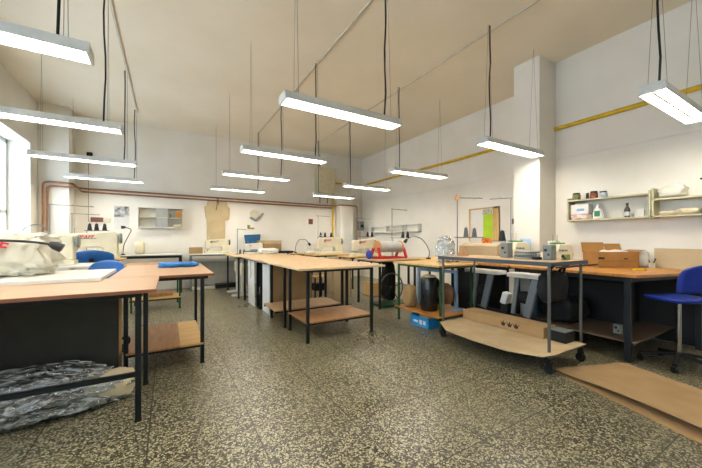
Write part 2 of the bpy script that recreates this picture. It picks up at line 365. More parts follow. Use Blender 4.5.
# ---------------------------------------------------------------- tables
def table(label, x0, x1, y0, y1, top, tm, lm, legs=None, shelf=None, th=.024, lw=.034, name='work_table', group=None, apron=.03, inset=.05, edge=None, stretch=None, cat='table'):
    t = thing(name, label, cat, ((x0+x1)/2, (y0+y1)/2, 0), 0, group)
    to = MB().box(x0, x1, y0, y1, top-th, top).build('tabletop', tm, t, bevel=.003)
    if edge: MB().box(x0-.002, x1+.002, y0-.003, y0, top-th, top-.003).box(x1, x1+.003, y0, y1, top-th, top-.003).box(x0-.003, x0, y0, y1, top-th, top-.003).build('edge_band', edge, to)
    legs = legs or [(x0+inset, y0+inset), (x1-inset, y0+inset), (x0+inset, y1-inset), (x1-inset, y1-inset)]
    for (a, b) in legs:
        l = MB().box(a-lw/2, a+lw/2, b-lw/2, b+lw/2, .012, top-th).build('leg', lm, t, bevel=.002)
        MB().box(a-lw/2-.002, a+lw/2+.002, b-lw/2-.002, b+lw/2+.002, 0, .014).build('foot_cap', M_cord, l)
    if apron:
        xs = [l[0] for l in legs]; yy = [l[1] for l in legs]; f = MB(); a0, a1, b0, b1 = min(xs), max(xs), min(yy), max(yy); z0, z1 = top-th-apron, top-th
        f.box(a0, a1, b0-.012, b0+.012, z0, z1).box(a0, a1, b1-.012, b1+.012, z0, z1).box(a0-.012, a0+.012, b0, b1, z0, z1).box(a1-.012, a1+.012, b0, b1, z0, z1)
        f.build('frame', lm, t)
    for sh in (shelf or []):
        sx0, sx1, sy0, sy1, sz, sm = sh
        so = MB().box(sx0, sx1, sy0, sy1, sz-.018, sz).build('shelf', sm, t, bevel=.002)
        for q in (sy0+.02, sy1-.045): MB().box(sx0, sx1, q, q+.025, sz-.045, sz-.018).build('shelf_rail', lm, so)
    if stretch: MB().bar(*stretch, .024, .03).build('stretcher', lm, t)
    return t
# near left pair
t1 = table('large pale beech worktable in the left foreground with black legs and low front bar', -2.0, -.07, 2.45, 3.31, .875, M_pink, M_blue_st,
      legs=[(-.17,2.5),(-.16,3.1),(-1.9,2.5),(-1.9,3.1)], edge=M_pinkedge)
MB().box(-1.9, -.17, 2.488, 2.512, .296, .326).build('stretcher', M_blue_st, t1)
table('pale beech worktable with brown lower shelf, right behind the left foreground table', -.44, .39, 3.325, 4.83, .875, M_pink, M_blue_st,
      legs=[(-.32,3.37),(.29,3.37),(-.32,4.78),(.33,4.78)], shelf=[(-.32,.1,3.35,4.33,.2,M_brown),(.1,.3,3.35,4.33,.2,M_gold)], edge=M_pinkedge)
# white sewing tables by the windows
def sewing_table(label, x0, x1, y0, y1, top, tm=M_whitelam, lm=M_mgrey, edge=M_tan):
    t = table(label, x0, x1, y0, y1, top, tm, lm, name='sewing_table', cat='table', th=.028, legs=[(x0+.12,(y0+y1)/2-.0),(x1-.12,(y0+y1)/2)], apron=0, lw=.05)
    for s in (x0+.12, x1-.12):
        MB().box(s-.03, s+.03, y0+.05, y1-.05, 0, .05).build('foot', lm, t, bevel=.01)
        MB().box(s-.02, s+.02, y0+.08, y1-.08, top-.06, top-.028).build('bracket', lm, t)
    MB().box(x0+.12, x1-.12, (y0+y1)/2-.02, (y0+y1)/2+.02, .2, .25).build('cross_bar', lm, t)
    return t
table('white laminate sewing table under the plastic covered machine by the window', -2.05, -.46, 3.12, 3.98, .905, M_whitelam, M_mgrey, name='sewing_table',
      legs=[(-1.95,3.7),(-.56,3.7),(-1.95,3.93),(-.56,3.93)], th=.028, apron=.02, edge=M_whitelam)
sewing_table('white sewing table behind the two blue chairs, second from the camera', -2.05, -.72, 4.95, 5.55, .885)
sewing_table('white sewing table under the cream machine with red lettering', -2.05, -.7, 6.95, 7.55, .86, tm=M_gold)
# dark cabinet under left foreground table
t = thing('cabinet', 'charcoal faced chipboard cabinet standing under the left foreground table', 'cabinet', (-1.2, 3.45, 0))
MB().box(-2.05, -.372, 3.37, 3.385, 0, .84).build('front_panel', M_char, t)
MB().box(-.39, -.372, 3.385, 3.6, 0, .84).box(-2.05, -2.03, 3.385, 3.6, 0, .84).box(-2.03, -.39, 3.385, 3.6, .82, .84).box(-2.03,-.39,3.385,3.6,.02,.04).build('carcass', M_chip, t)
# plastic bundle on the floor
t = thing('plastic_bundle', 'clear plastic wrapped bundle lying on the floor under the left foreground table', 'bundle', (-1.05, 2.98, 0))
def squeeze(p):
    k = 1-.35*max(0, (p.x-.35)/.55); return Vector((p.x, p.y*k, p.z*k))
MB().blob((-1.12, 2.97, 0), (1.35, .40, .20), 3, .10, 2.5, 40, .6, tight=squeeze).build('dark_roll', mat('teal_dark_fabric', '1c3a40', '0f2226', scale=5, rough=.7), t)
MB().blob((-.38, 2.98, .02), (.30, .3, .17), 5, .12, 2.5, 30, .6).build('beige_fabric', M_cloth, t)
MB().blob((-1.05, 2.97, 0), (1.46, .54, .27), 4, .14, 2.6, 110, .55, rid=.18, tight=squeeze).build('plastic_film', M_film, t)
# cutting tables, the long island
CG = None
xa, xb = 1.28, 2.38
table('nearest cutting table of the middle island with pale top and low brown shelf', 1.27, 2.46, 3.30, 4.06, .875, M_cut, M_blue_st,
      legs=[(1.4,3.37),(2.28,3.35),(1.4,3.98),(2.27,3.98)], shelf=[(1.38,2.3,3.36,4.0,.24,M_brown)], edge=M_tan)
table('second cutting table of the middle island from the camera, low shelf sticking out at left', 1.27, 2.45, 4.07, 4.83, .874, M_cut, M_blue_st,
      legs=[(1.38,4.14),(2.28,4.14),(1.38,4.76),(2.3,4.76)], shelf=[(1.26,2.3,4.18,4.78,.235,M_shelfb)], edge=M_tan)
table('third and longest cutting table of the middle island, boards leaning beneath it', 1.26, 2.45, 4.85, 6.5, .873, M_cut, M_blue_st,
      legs=[(1.62,5.3),(2.28,4.93),(1.32,6.42),(2.28,6.42)], edge=M_tan)
table('farthest cutting table of the middle island carrying white machines', 1.16, 2.38, 6.52, 8.1, .872, M_cut, M_blue_st, edge=M_tan,
      legs=[(1.24,6.62),(2.25,6.62),(1.24,7.95),(2.25,7.9)])
def board(name, label, x0, x1, y0, y1, z0, z1, m, cat='board'):
    return tag(MB().box(x0,x1,y0,y1,z0,z1).build(name, m, org=((x0+x1)/2,(y0+y1)/2,z0), bevel=.002), label, cat)
board('standing_cardboard', 'brown cardboard panel standing upright under the third middle table', 1.46, 2.14, 4.98, 5.0, 0, .815, M_card, 'cardboard')
board('standing_board', 'white board standing upright beside the brown cardboard under the middle island', 1.40, 1.415, 4.97, 5.38, 0, .815, M_white)
wb = board('standing_board', 'white board with a hanging cord, left of the black cabinet under the middle island', 1.34, 1.355, 5.72, 6.2, 0, .815, M_white)
MB().tube([(1.335,5.95,.80),(1.33,6.0,.68),(1.332,5.93,.6),(1.332,5.96,.5)], .004, 6).build('cord', M_cord, wb)
t = thing('open_cabinet', 'black open cabinet between the two white boards under the middle island', 'cabinet', (1.6, 5.55, 0))
MB().box(1.37,1.9,5.41,5.43,0,.83).box(1.37,1.9,5.66,5.68,0,.83).box(1.88,1.9,5.43,5.66,0,.83).box(1.37,1.88,5.43,5.66,.81,.83).box(1.37,1.88,5.43,5.66,0,.02).build('carcass', M_black, t)
MB().box(1.38,1.88,5.43,5.66,.24,.255).build('shelf', M_black, t)
MB().box(1.40,1.7,5.45,5.62,.256,.36).build('drawer_box', M_mgrey, t, bevel=.004)
# stools / bases at the far left side of island
for y, x, lb in ((6.95, 1.36, 'nearer pale machine pedestal with splayed foot under the far end of the middle island'), (7.55, 1.36, 'farther pale machine pedestal with splayed foot under the far end of the middle island')):
    t = thing('machine_pedestal', lb, 'pedestal', (x, y, 0), 0, None)
    MB().box(x-.2, x+.25, y-.06, y+.06, 0, .04).build('foot', M_whitelam, t, bevel=.012)
    MB().box(x, x+.1, y-.04, y+.04, .04, .84).build('column', M_whitelam, t, bevel=.006)
    MB().blob((x+.05, y, .42), (.16,.16,.3), y, .15, 3, 20).build('cloth_bag', M_cloth, t)

# ---------------------------------------------------------------- right side tables
table('green legged work table in the middle right holding two black speakers on its shelf', 2.97, 3.72, 2.84, 3.78, .872, M_gold, M_green,
      lw=.026, legs=[(3.02,3.7),(3.06,2.9),(3.66,3.7),(3.66,2.9)], shelf=[(2.98,3.7,2.86,3.76,.205,M_oak)])
# rolling trolley
t = thing('trolley', 'steel trolley on casters with grey edged top at the right, packed with small machine parts', 'trolley', (3.23, 2.12, 0))
tt = MB().box(2.9, 3.56, 1.46, 2.78, .985, 1.0).build('top_board', M_cut, t)
MB().box(2.895,2.9,1.455,2.785,.965,1.002).box(3.56,3.565,1.455,2.785,.965,1.002).box(2.895,3.565,1.455,1.46,.965,1.002).box(2.895,3.565,2.78,2.785,.965,1.002).build('edge_rail', M_greylam, tt)
for i, (a, b) in enumerate(((2.94,1.5),(3.52,1.5),(2.94,2.74),(3.52,2.74))):
    MB().tube([(a,b,.13),(a,b,.985)], .0135, 12).build('post', M_grey_st, t)
    c = MB().box(a-.02,a+.02,b-.02,b+.02,.1,.14).box(a-.022,a-.014,b-.02,b+.02,.04,.11).box(a+.014,a+.022,b-.02,b+.02,.04,.11).build('caster', M_black, t)
    MB().lathe((a-.013,b,.042), [(.042,0),(.042,.026)], 20, 'x').build('wheel', M_cord, c)
MB().box(2.94,3.52,1.49,1.51,.14,.165).box(2.94,3.52,2.73,2.75,.14,.165).box(2.93,2.95,1.5,2.74,.14,.165).box(3.51,3.53,1.5,2.74,.14,.165).build('lower_frame', M_grey_st, t)
MB().box(2.95,3.51,1.51,2.73,.165,.175).build('lower_shelf', M_dkshelf, t)
MB().tube([(3.56,1.44,.955),(3.72,1.44,.955)], .008).tube([(2.94,1.44,.955),(3.56,1.44,.955)], .008).build('end_rail', M_black, t)
# cardboard sheet overhanging the trolley's lower shelf
ms = MB(); pts = [(2.88,2.74),(2.72,2.5),(2.68,2.1),(2.70,1.75),(2.82,1.5),(2.92,1.44),(3.48,1.44),(3.48,2.7)]
n = len(pts); top = [(x, y, .196-(.018 if x < 2.85 else 0)) for x, y in pts]; bot = [(x, y, z-.006) for x, y, z in top]
ms.add(top+bot, [tuple(range(n)), tuple(range(n,2*n))[::-1]]+[(i,i+n,(i+1)%n+n,(i+1)%n) for i in range(n)])
# posts pass through notches
tag(ms.build('cardboard_sheet', M_cardl, org=(3.1,2.1,.18)), 'pale cardboard sheet lying over the lower shelf of the trolley, overhanging at the left', 'cardboard')
t = thing('flat_carton', 'long flat brown carton with black crown marks on the trolley lower shelf', 'box', (3.4, 2.15, .197))
MB().box(3.27, 3.5, 1.72, 2.72, .197, .31).build('carton_body', M_card, t, bevel=.004)
k = MB()
for i in range(3):
    y = 2.16-.075*i
    k.prismX([(y+.036,.285),(y+.016,.232),(y-.016,.232),(y-.036,.285),(y-.012,.26),(y,.295),(y+.012,.26)], 3.2685, 3.27)
k.build('crown_marks', M_cord, t)
t = thing('small_crate', 'small dark grey crate on the near end of the trolley lower shelf', 'crate', (3.4,1.62,.197))
MB().box(3.3,3.48,1.53,1.7,.197,.3).build('crate_body', M_black, t, bevel=.004); MB().box(3.31,3.47,1.54,1.69,.3,.305).build('crate_lid', M_mgrey, t)
t = thing('hanging_bag', 'black cloth bag hanging inside the near end of the trolley', 'bag', (3.25,1.62,.60))
MB().blob((3.25,1.62,.60), (.42,.14,.3), 9, .07, 2.3, 40, .6).build('bag_body', M_dark, t)
MB().tube([(3.08,1.62,.86),(3.1,1.56,.955),(3.14,1.55,.96),(3.17,1.6,.93),(3.2,1.62,.86)], .012, 8).tube([(3.3,1.62,.86),(3.34,1.56,.955),(3.4,1.55,.96),(3.43,1.6,.93),(3.44,1.62,.85)], .012, 8).build('strap', M_dark, t)

# desks along right wall
dk = table('large orange oak desk in the right foreground with dark legs and a low shelf', 3.84, 5.08, .88, 2.49, .865, M_oak, M_blue_st, th=.03, apron=0, lw=.05,
      legs=[(3.92,1.26),(5.0,1.0),(3.97,2.42),(5.0,2.42)], shelf=[(3.92,5.04,1.2,2.45,.2,M_dkshelf)])
for ch in list(dk.children):
    if ch.name.startswith('tabletop'): bpy.data.objects.remove(ch)
MB().prism([(3.84,1.17),(5.08,.88),(5.08,2.49),(3.92,2.49)], .835, .865).build('tabletop', M_oak, dk, bevel=.004)
MB().bar((3.92,1.26,.81),(5.0,1.02,.81),.02,.05).build('frame', M_blue_st, dk)
MB().bar((3.92,1.26,.81),(3.97,2.42,.81),.02,.05).build('frame', M_blue_st, dk)
MB().box(5.03,5.06,1.0,2.47,.02,.83).build('shade_panel', mat('shade_black','0e0f0f',rough=.7), dk)  # black sheet added to deepen the shade under the desk
tag(MB().box(4.1,4.62,2.95,3.5,0,.8).build('shade_block', mat('shade_black','0e0f0f'), org=(4.35,3.2,0), bevel=.005), 'black block added for the deep shade under the narrow oak table', 'cabinet')  # added block, its black stands in for shade below this table
tag(MB().box(4.62,4.98,1.5,2.2,.201,.7).build('shade_box', M_black, org=(4.8,1.85,.201), bevel=.01), 'large black box added for shade on the lower shelf of the oak desk', 'box')  # added only to keep the space under the desk dark
table('narrow orange oak table between the trolley and the white pillar', 3.95, 4.65, 2.53, 3.6, .862, M_oak, M_blue_st, th=.03, inset=.06)
table('pale topped table against the right wall below the notice board', 4.03, 5.55, 3.78, 4.75, .85, M_gold, M_blue_st)
table('brown work table under the red fabric roll cradle', 3.12, 4.02, 4.35, 5.15, .85, M_shelfb, M_black)
table('pale wooden table carrying the right one of two cream machines at the back', 3.25, 4.2, 5.6, 6.15, .85, M_gold, M_black)
table('pale wooden table carrying the left one of two cream machines at the back', 2.85, 3.95, 6.5, 7.1, .86, M_gold, M_black)
table('dark topped table at the back behind the far end of the middle island', 1.76, 3.0, 8.14, 8.62, .9, M_black, M_black)
table('small pale table beyond the middle island under the small white machine', 2.72, 3.6, 7.3, 7.85, .86, M_gold, M_black)
table('small table with yellow lower shelf and green legs behind the left worktables', -.62, .22, 6.15, 6.95, .78, M_brown, M_green,
      lw=.028, legs=[(-.52,6.22),(.18,6.26),(-.52,6.88),(.16,6.88)], shelf=[(-.55,.2,6.22,6.7,.21,M_gold)])
tag(MB().obox((-.12,6.5,.245), (.36,.28,.05), (0,0,.1)).build('wooden_block', M_brown, org=(-.12,6.5,.22)), 'short brown board lying on the yellow shelf of the green legged table', 'board')
table('long dark legged table against the back wall left of the hanging cardboard', -1.35, .3, 8.05, 8.65, .88, M_whitelam, M_black, lw=.05, apron=.06)
table('white topped sewing table against the back wall below the hanging cardboard', .42, 1.7, 8.15, 8.7, .87, M_whitelam, M_mgrey)
tag(MB().obox((1.0,8.6,.35), (1.1,.02,.6), (0,0,0)).build('grey_panel', mat('pale_grey_board','aaa89c'), org=(1.0,8.6,.05)), 'pale grey board standing under the sewing table below the hanging cardboard', 'board')
tag(MB().box(.5,1.0,8.3,8.5,0,.05).build('foot_pedal', M_whitelam, org=(.75,8.4,0), bevel=.012), 'wide pale foot pedal on the floor under the back wall sewing table', 'pedal')
tag(MB().box(1.02,1.6,8.3,8.55,0,.1).build('floor_box', M_black, org=(1.3,8.4,0), bevel=.01), 'long black box on the floor under the back wall sewing table', 'box')
# beige hardboards beyond the island
board('standing_hardboard', 'tall tan hardboard standing on edge behind the middle island, nearer one', 2.75, 3.14, 5.35, 5.37, 0, .83, M_tan)
board('standing_hardboard', 'wide tan hardboard standing on edge behind the middle island, farther one', 2.55, 3.7, 6.42, 6.44, 0, .8, M_tan)
t = thing('yellow_seat_chair', 'small chair with yellow wooden seat and black base behind the middle island', 'chair', (2.72, 5.95, 0))
MB().box(2.58,2.86,5.85,6.1,.42,.45).build('seat', M_gold, t, bevel=.01)
MB().box(2.60,2.84,6.08,6.1,.6,.74).build('backrest', M_gold, t, bevel=.008)
MB().box(2.62,2.64,6.08,6.1,.45,.6).box(2.8,2.82,6.08,6.1,.45,.6).build('back_frame', M_black, t)
for a in (2.6, 2.84):
    for b in (5.87, 6.08): MB().box(a-.012,a+.012,b-.012,b+.012,0,.42).build('leg', M_black, t)
MB().box(2.61,2.83,5.88,6.07,.15,.3).build('under_box', M_black, t)

# ---------------------------------------------------------------- chairs
def make_chair(label, seat_z, m, loc, rz, back_h=.36, bw=.42):
    t = thing('swivel_chair', label, 'chair', loc, rz)
    s = MB(); 
    def rr(w, d, n=6):
        P = []
        for i in range(32):
            a = 2*PI*i/32; P.append((math.copysign(abs(math.cos(a))**.5, math.cos(a))*w, math.copysign(abs(math.sin(a))**.5, math.sin(a))*d))
        return P
    pr = rr(bw/2, .2)
    s.add([(x*.9,y*.9,seat_z-.03) for x,y in pr]+[(x,y,seat_z-.008) for x,y in pr]+[(x*.97,y*.97,seat_z+.004) for x,y in pr]+[(x*.6,y*.6,seat_z-.006) for x,y in pr]+[(0,0,seat_z-.03),(0,0,seat_z-.008)],
          [(i+r*32,(i+1)%32+r*32,(i+1)%32+(r+1)*32,i+(r+1)*32) for r in range(3) for i in range(32)]+[(128,(i+1)%32,i) for i in range(32)]+[(i+96,(i+1)%32+96,129) for i in range(32)], True)
    s.build('seat', m, t, world=False)
    b = MB(); n = 12; vs = []; rows = 9
    for j in range(rows):
        for i in range(n+1):
            u = -1+2*i/n; v = -1+2*j/(rows-1)
            k = 1-.10*v*v if v < 0 else 1-.22*v**4
            x = u*bw/2*k; z = seat_z+back_h-.0+v*.13-.035*(u**2)*max(v,0); y = -.2-.04*(1-u*u)-.03*v
            vs.append((x,y,z))
    m1 = len(vs); vs += [(x,y+.016,z) for x,y,z in vs]
    fs = []; W = n+1
    for j in range(rows-1):
        for i in range(n):
            a = j*W+i; fs += [(a,a+1,a+1+W,a+W), (a+m1+W,a+m1+W+1,a+m1+1,a+m1)]
    for i in range(n):
        fs += [(i+m1,i+1+m1,i+1,i), ((rows-1)*W+i,(rows-1)*W+i+1,(rows-1)*W+i+1+m1,(rows-1)*W+i+m1)]
    for j in range(rows-1):
        a = j*W; fs += [(a,a+W,a+W+m1,a+m1), (a+n+m1,a+n+W+m1,a+n+W,a+n)]
    b.add(vs, fs, True).build('backrest', m, t, world=False)
    MB().bar((0,-.08,seat_z-.04),(0,-.255,seat_z+.02),.05,.012).bar((0,-.255,seat_z+.02),(0,-.27,seat_z+back_h),.05,.012).lathe((0,-.29,seat_z+back_h-.02),[(.035,0),(.035,.03)],14,'y').build('back_bracket', M_cord, t, world=False)
    MB().tube([(0,0,.12),(0,0,seat_z-.03)], .018).build('column', M_chrome, t, world=False)
    for k in range(5):
        a = 2*PI*k/5; l = MB().bar((0,0,.12),(.27*math.cos(a),.27*math.sin(a),.07),.035,.025).build('leg', M_black, t, world=False)
        MB().lathe((.27*math.cos(a)-.012,.27*math.sin(a),.028),[(.028,0),(.028,.024)],12,'x').build('caster', M_cord, l, world=False)
    return t
make_chair('royal blue plastic swivel stool chair at the oak desk on the right edge', .655, M_bluer, (4.2,.97,0), -.5, .20, .44)
make_chair('darker blue backed chair behind the left foreground table, the nearer of two', .6, M_bluep, (-.62,4.27,0), PI-.1, .24, .33)
make_chair('brighter blue backed chair in front of the red lettered machine, the farther of two', .62, M_bluep, (-.98,6.07,0), .1, .30, .52)

# ---------------------------------------------------------------- sewing machines
def machine(label, loc, rz, m=M_mach, logo=None, s=1.0, group=None, logo_m=None):
    t = thing('sewing_machine', label, 'sewing machine', loc, rz, group); t.scale = (s,s,s)
    bed = MB().box(-.26,.26,-.09,.09,0,.05); bed.build('bed', m, t, world=False, bevel=.008)
    body = MB().prismY([(.10,.05),(.10,.12),(.075,.14),(-.12,.135),(-.145,.12),(-.15,.09),(-.235,.09),(-.245,.25),(-.22,.295),(.2,.33),(.245,.30),(.25,.05)], -.06, .06)
    body.build('arm', m, t, world=False, bevel=.014, seg=3)
    MB().lathe((.25,0,.245), [(.03,0),(.06,.008),(.065,.02),(.06,.036),(.02,.04)], 24, 'x').build('handwheel', M_mgrey, t, world=False)
    MB().tube([(-.19,0,.12),(-.19,0,.06)], .006).box(-.2,-.18,-.012,.012,.052,.058).build('needle_bar', M_chrome, t, world=False)
    for y in (-.066, .066): MB().lathe((-.12,y-.008,.25), [(.018,0),(.018,.016)], 14, 'y').build('tension_dial', M_chrome, t, world=False)
    MB().tube([(-.17,0,.3),(-.17,0,.36),(-.155,0,.37)], .004).build('thread_guide', M_chrome, t, world=False)
    if logo:
        for sgn in (-1, 1):
            text('lettering', logo, .058, logo_m or M_red, t, (-.06, sgn*.061, .262), (PI/2, 0, 0 if sgn < 0 else PI), shear=.3)
    return t
def thread_stand(label, loc, rz, h=.55, arm=.28, m=M_grey_st, tray=True):
    t = thing('thread_stand', label, 'thread stand', loc, rz)
    MB().tube([(0,0,.012),(0,0,h)], .007).build('pole', m, t, world=False)
    MB().lathe((0,0,0), [(.03,0),(.03,.012)]).build('base', M_cord, t, world=False)
    MB().tube([(-.02,0,h),(arm,0,h-.01)], .006).tube([(arm-.03,0,h-.01),(arm-.03,.03,h+.01)],.003,6).tube([(arm*.5,0,h-.005),(arm*.5,.03,h+.015)],.003,6).build('guide_arm', m, t, world=False)
    if tray: MB().box(-.02,arm+.02,-.06,.06,h*.42,h*.42+.012).build('spool_tray', m, t, world=False, bevel=.003)
    return t
def cone(loc, m, label, r=.03, h=.09, group=None):
    x, y, z = loc
    return tag(MB().lathe(loc, [(r,0),(r*1.05,.01),(r*.62,h),(r*.3,h),(r*.3,h+.012)], 16).build('thread_cone', m, org=loc), label, 'thread cone', group)
def gooseneck(label, base, pts, head_rot, r=.009, m=M_cord, hs=1):
    t = thing('gooseneck_lamp', label, 'lamp', base)
    MB().lathe(base, [(.045,0),(.045,.015),(.02,.03)]).build('base', m, t)
    P = [Vector(base)+Vector((0,0,.02))]+[Vector(p) for p in pts]
    # catmull smooth
    Q = []
    for i in range(len(P)-1):
        a, b, c, d = P[max(i-1,0)], P[i], P[i+1], P[min(i+2,len(P)-1)]
        for k in range(6):
            u = k/6; Q.append(.5*((2*b)+(c-a)*u+(2*a-5*b+4*c-d)*u*u+(-a+3*b-3*c+d)*u**3))
    Q.append(P[-1])
    MB().tube(Q, r).build('neck', m, t)
    e = P[-1]; d = (P[-1]-Q[-4]).normalized(); d = (d+Vector((0,0,-.35))).normalized()
    MB().tube([e-d*.01, e+d*.012*hs, e+d*.03*hs, e+d*.07*hs], [.016,.026*hs,.031*hs,.033*hs], 16).build('lamp_head', m, t)
    return t
# near left: covered machine
t = thing('covered_machine', 'sewing machine wrapped in a milky plastic bag on the nearest white table', 'sewing machine', (-1.45, 3.72, .906))
MB().blob((-1.38, 3.70, .906), (1.02, .42, .355), 12, .07, 2.6, 110, .38, rid=.16).build('plastic_bag', M_bag, t)
MB().box(-1.7,-1.2,3.65,3.8,.906,.96).build('machine_bed', M_mach, t)
text('lettering', 'F', .11, M_red, t, (.325, -.252, .235), (PI/2-.05, 0.2, 0), .006, .2)
gooseneck('black gooseneck lamp reaching across the plastic covered machine at left', (-1.9,3.25,.906), [(-1.8,3.14,1.05),(-1.4,3.1,1.17),(-1.1,3.08,1.195),(-.88,3.08,1.19),(-.74,3.08,1.17)], 0)
machine('cream machine head behind the plastic covered one, nearer on the second white table', (-1.32,5.2,.886), 0, s=1.2)
machine('cream machine with red lettering behind the blue chairs at the left', (-1.17,7.2,.861), 0, logo='PFAFF', s=1.5)
gooseneck('slim grey gooseneck lamp behind the cream machine at the left', (-1.62,5.4,.886), [(-1.62,5.42,1.15),(-1.54,5.44,1.36),(-1.4,5.44,1.39),(-1.34,5.42,1.3)], 0, .006, M_mgrey)
thread_stand('tall grey thread stand behind the cream machine head by the left window', (-1.33,5.49,.886), 0, .78, .45, m=M_mgrey)
thread_stand('thread stand with a thin arm left of the red lettered machine', (-1.5,7.42,.861), 0, .82, .4, m=M_mgrey, tray=False)
for i, (x, y) in enumerate(((-1.25,7.42),(-1.15,7.42),(-1.03,7.42))):
    cone((x,y,1.38), M_coneb, 'dark thread cone behind the red lettered machine', .035, .42 if 0 else .12, 'dark cones behind the red lettered machine')
t = thing('spool_rack', 'thin metal spool rack behind the red lettered machine on the left', 'rack', (-1.1,7.46,.861))
MB().box(-1.32,-.96,7.38,7.48,1.368,1.38).build('rack_shelf', M_grey_st, t); MB().tube([(-1.3,7.47,.861),(-1.3,7.47,1.37)],.006).build('rack_pole', M_grey_st, t)
gooseneck('black angled desk lamp on the long table against the back wall', (-.82,8.1,.881), [(-.8,8.1,1.1),(-.72,8.1,1.3),(-.68,8.1,1.42),(-.78,8.1,1.47)], 0, .008)
machine('cream machine on the long back wall table left of the desk lamp', (-1.05,8.35,.881), PI, s=.95)
tag(MB().blob((-.55,8.4,.881),(.2,.2,.28),8,.15,2,20).build('cloth_bundle', M_cloth, org=(-.55,8.4,.881)), 'cream cloth bundle right of the desk lamp on the back wall table', 'cloth')
tag(MB().blob((0.12,4.35,.876),(.42,.3,.05),21,.15,3,40,.5).build('folded_cloth', M_bluef, org=(.12,4.35,.876)), 'blue folded cloth lying on the second left worktable', 'cloth')
# fix-up spool cones already on their table; back centre machines
t = board('carton', 'small tan carton on the back wall table left of the white machine', .38+.06, .72, 8.25, 8.5, .871, 1.02, M_card, 'box')
machine('cream machine with small dark lettering on the back wall sewing table', (1.05,8.4,.871), 0, logo='CRAFT', s=1.1, logo_m=M_cord)
t = machine('white machine at the far end of the middle island beside the blue thread stand', (1.75,7.5,.873), 0, m=M_machw, s=.8)
thread_stand('blue topped thread stand at the far end of the middle island', (1.38,7.5,.873), 0, .58, .2, m=mat('teal_metal','2f8fa0',rough=.4), tray=False)
for i in range(3): cone((1.46+.09*i,7.62,.873), M_cone, 'grey thread cone in the row beside the blue thread stand', .025, .1, 'grey cones beside the blue thread stand')
tag(MB().blob((2.05,7.3,.873),(.4,.3,.13),14,.15,2,40,.5).build('white_cloth_pile', M_machw, org=(2.05,7.3,.873)), 'pile of folded white cloth on the far end of the middle island', 'cloth')
# dark table things
tag(MB().box(2.42,2.75,8.24,8.28,.886,1.0).blob((2.0,8.72,1.02),(.01,.01,.01),1,0,1,4).build('tmp_', M_card), 'x', 'x') if False else None
t = thing('carton', 'pale brown carton on the dark topped table at the back', 'box', (2.35,8.35,.901))
MB().box(2.06,2.66,8.25,8.5,.901,1.19).build('carton_body', M_card, t, bevel=.004); MB().box(2.06,2.66,8.24,8.25,1.1,1.19).build('flap', M_cardl, t)
gooseneck('thin dark gooseneck lamp beside the small white machine at the back', (2.82,7.6,.861), [(2.83,7.6,1.05),(2.92,7.6,1.2),(3.08,7.58,1.21),(3.17,7.56,1.12)], 0, .006)
machine('cream machine with red lettering at the back, left one beside the yellow pipe', (3.38,6.8,.861), 0, logo='PFAFF', s=1.25)
machine('cream machine with red lettering at the back, right one below the brown pipe', (3.78,5.88,.851), 0, logo='PFAFF', s=1.15)
machine('small white machine on the little pale table left of the red lettered back machines', (3.28,7.6,.861), 0, m=M_machw, s=.8)
for i, x in enumerate((3.24,3.36,3.53)): cone((x,6.98,1.28), M_coneb, 'black thread cone above the left one of two red lettered back machines', .03, .1, 'black cones above the left back machine')
t = thing('spool_rack', 'thin metal spool rack above the left one of two red lettered back machines', 'rack', (3.36,6.95,.861))
MB().box(3.17,3.62,6.94,7.02,1.268,1.28).build('rack_shelf', M_grey_st, t); MB().tube([(3.2,7.05,.861),(3.2,7.05,1.8)],.006).tube([(3.14,7.05,1.8),(3.52,7.05,1.79)],.005).box(3.19,3.21,7.0,7.06,1.268,1.276).build('rack_pole', M_grey_st, t)
for i, x in enumerate((3.98,4.1)): cone((x,6.0,1.28), M_coneb, 'black thread cone above the right one of two red lettered back machines', .03, .1, 'black cones above the right back machine')
t = thing('spool_rack', 'thin metal spool rack above the right one of two red lettered back machines', 'rack', (3.9,6.05,.851))
MB().box(3.7,4.15,5.96,6.04,1.268,1.28).build('rack_shelf', M_grey_st, t); MB().tube([(3.72,6.08,.851),(3.72,6.08,1.7)],.006).tube([(3.7,6.08,1.7),(4.1,6.08,1.69)],.005).box(3.71,3.73,6.03,6.09,1.268,1.276).build('rack_pole', M_grey_st, t)

# red cradle with fabric roll and blue spool
t = thing('roll_cradle', 'red steel cradle on the brown table holding the grey fabric roll', 'cradle', (3.6,4.75,.851))
m_ = MB()
for x in (3.32,3.92):
    m_.bar((x,4.58,.862),(x,4.66,1.05),.04).bar((x,4.9,.862),(x,4.81,1.05),.04).bar((x,4.58,.866),(x,4.92,.866),.03)
m_.bar((3.32,4.6,.866),(3.92,4.6,.866),.03).bar((3.32,4.9,.866),(3.92,4.9,.866),.03)
m_.build('cradle_frame', M_red, t)
t = thing('fabric_roll', 'grey fabric roll with round wooden end discs on the red cradle', 'fabric roll', (3.62,4.73,1.0))
MB().lathe((3.37,4.73,1.07), [(.1,0),(.1,.5)], 28, 'x').build('fabric', M_fabgrey, t)
for x in (3.345, 3.87): MB().lathe((x,4.73,1.07), [(.118,0),(.118,.022)], 28, 'x').build('end_disc', M_wood, t)
tag(MB().lathe((3.12+.06,4.75,.93), [(.02,-.02),(.075,-.02),(.085,0),(.075,.02),(.02,.02)], 24, 'x').build('spool', M_bluer, org=(3.18,4.75,.85)), 'royal blue round spool standing left of the red cradle', 'spool')
thread_stand('thread stand with two spools rising behind the grey fabric roll', (3.92,5.02,.851), 0, .98, .4, tray=False)
t = thing('spool_rack', 'small spool rack behind the grey fabric roll', 'rack', (4.0,5.08,.851))
MB().box(3.93,4.4,5.0,5.08,1.24,1.25).tube([(3.96,5.04,.851),(3.96,5.04,1.24)],.006).build('rack_frame', M_grey_st, t)
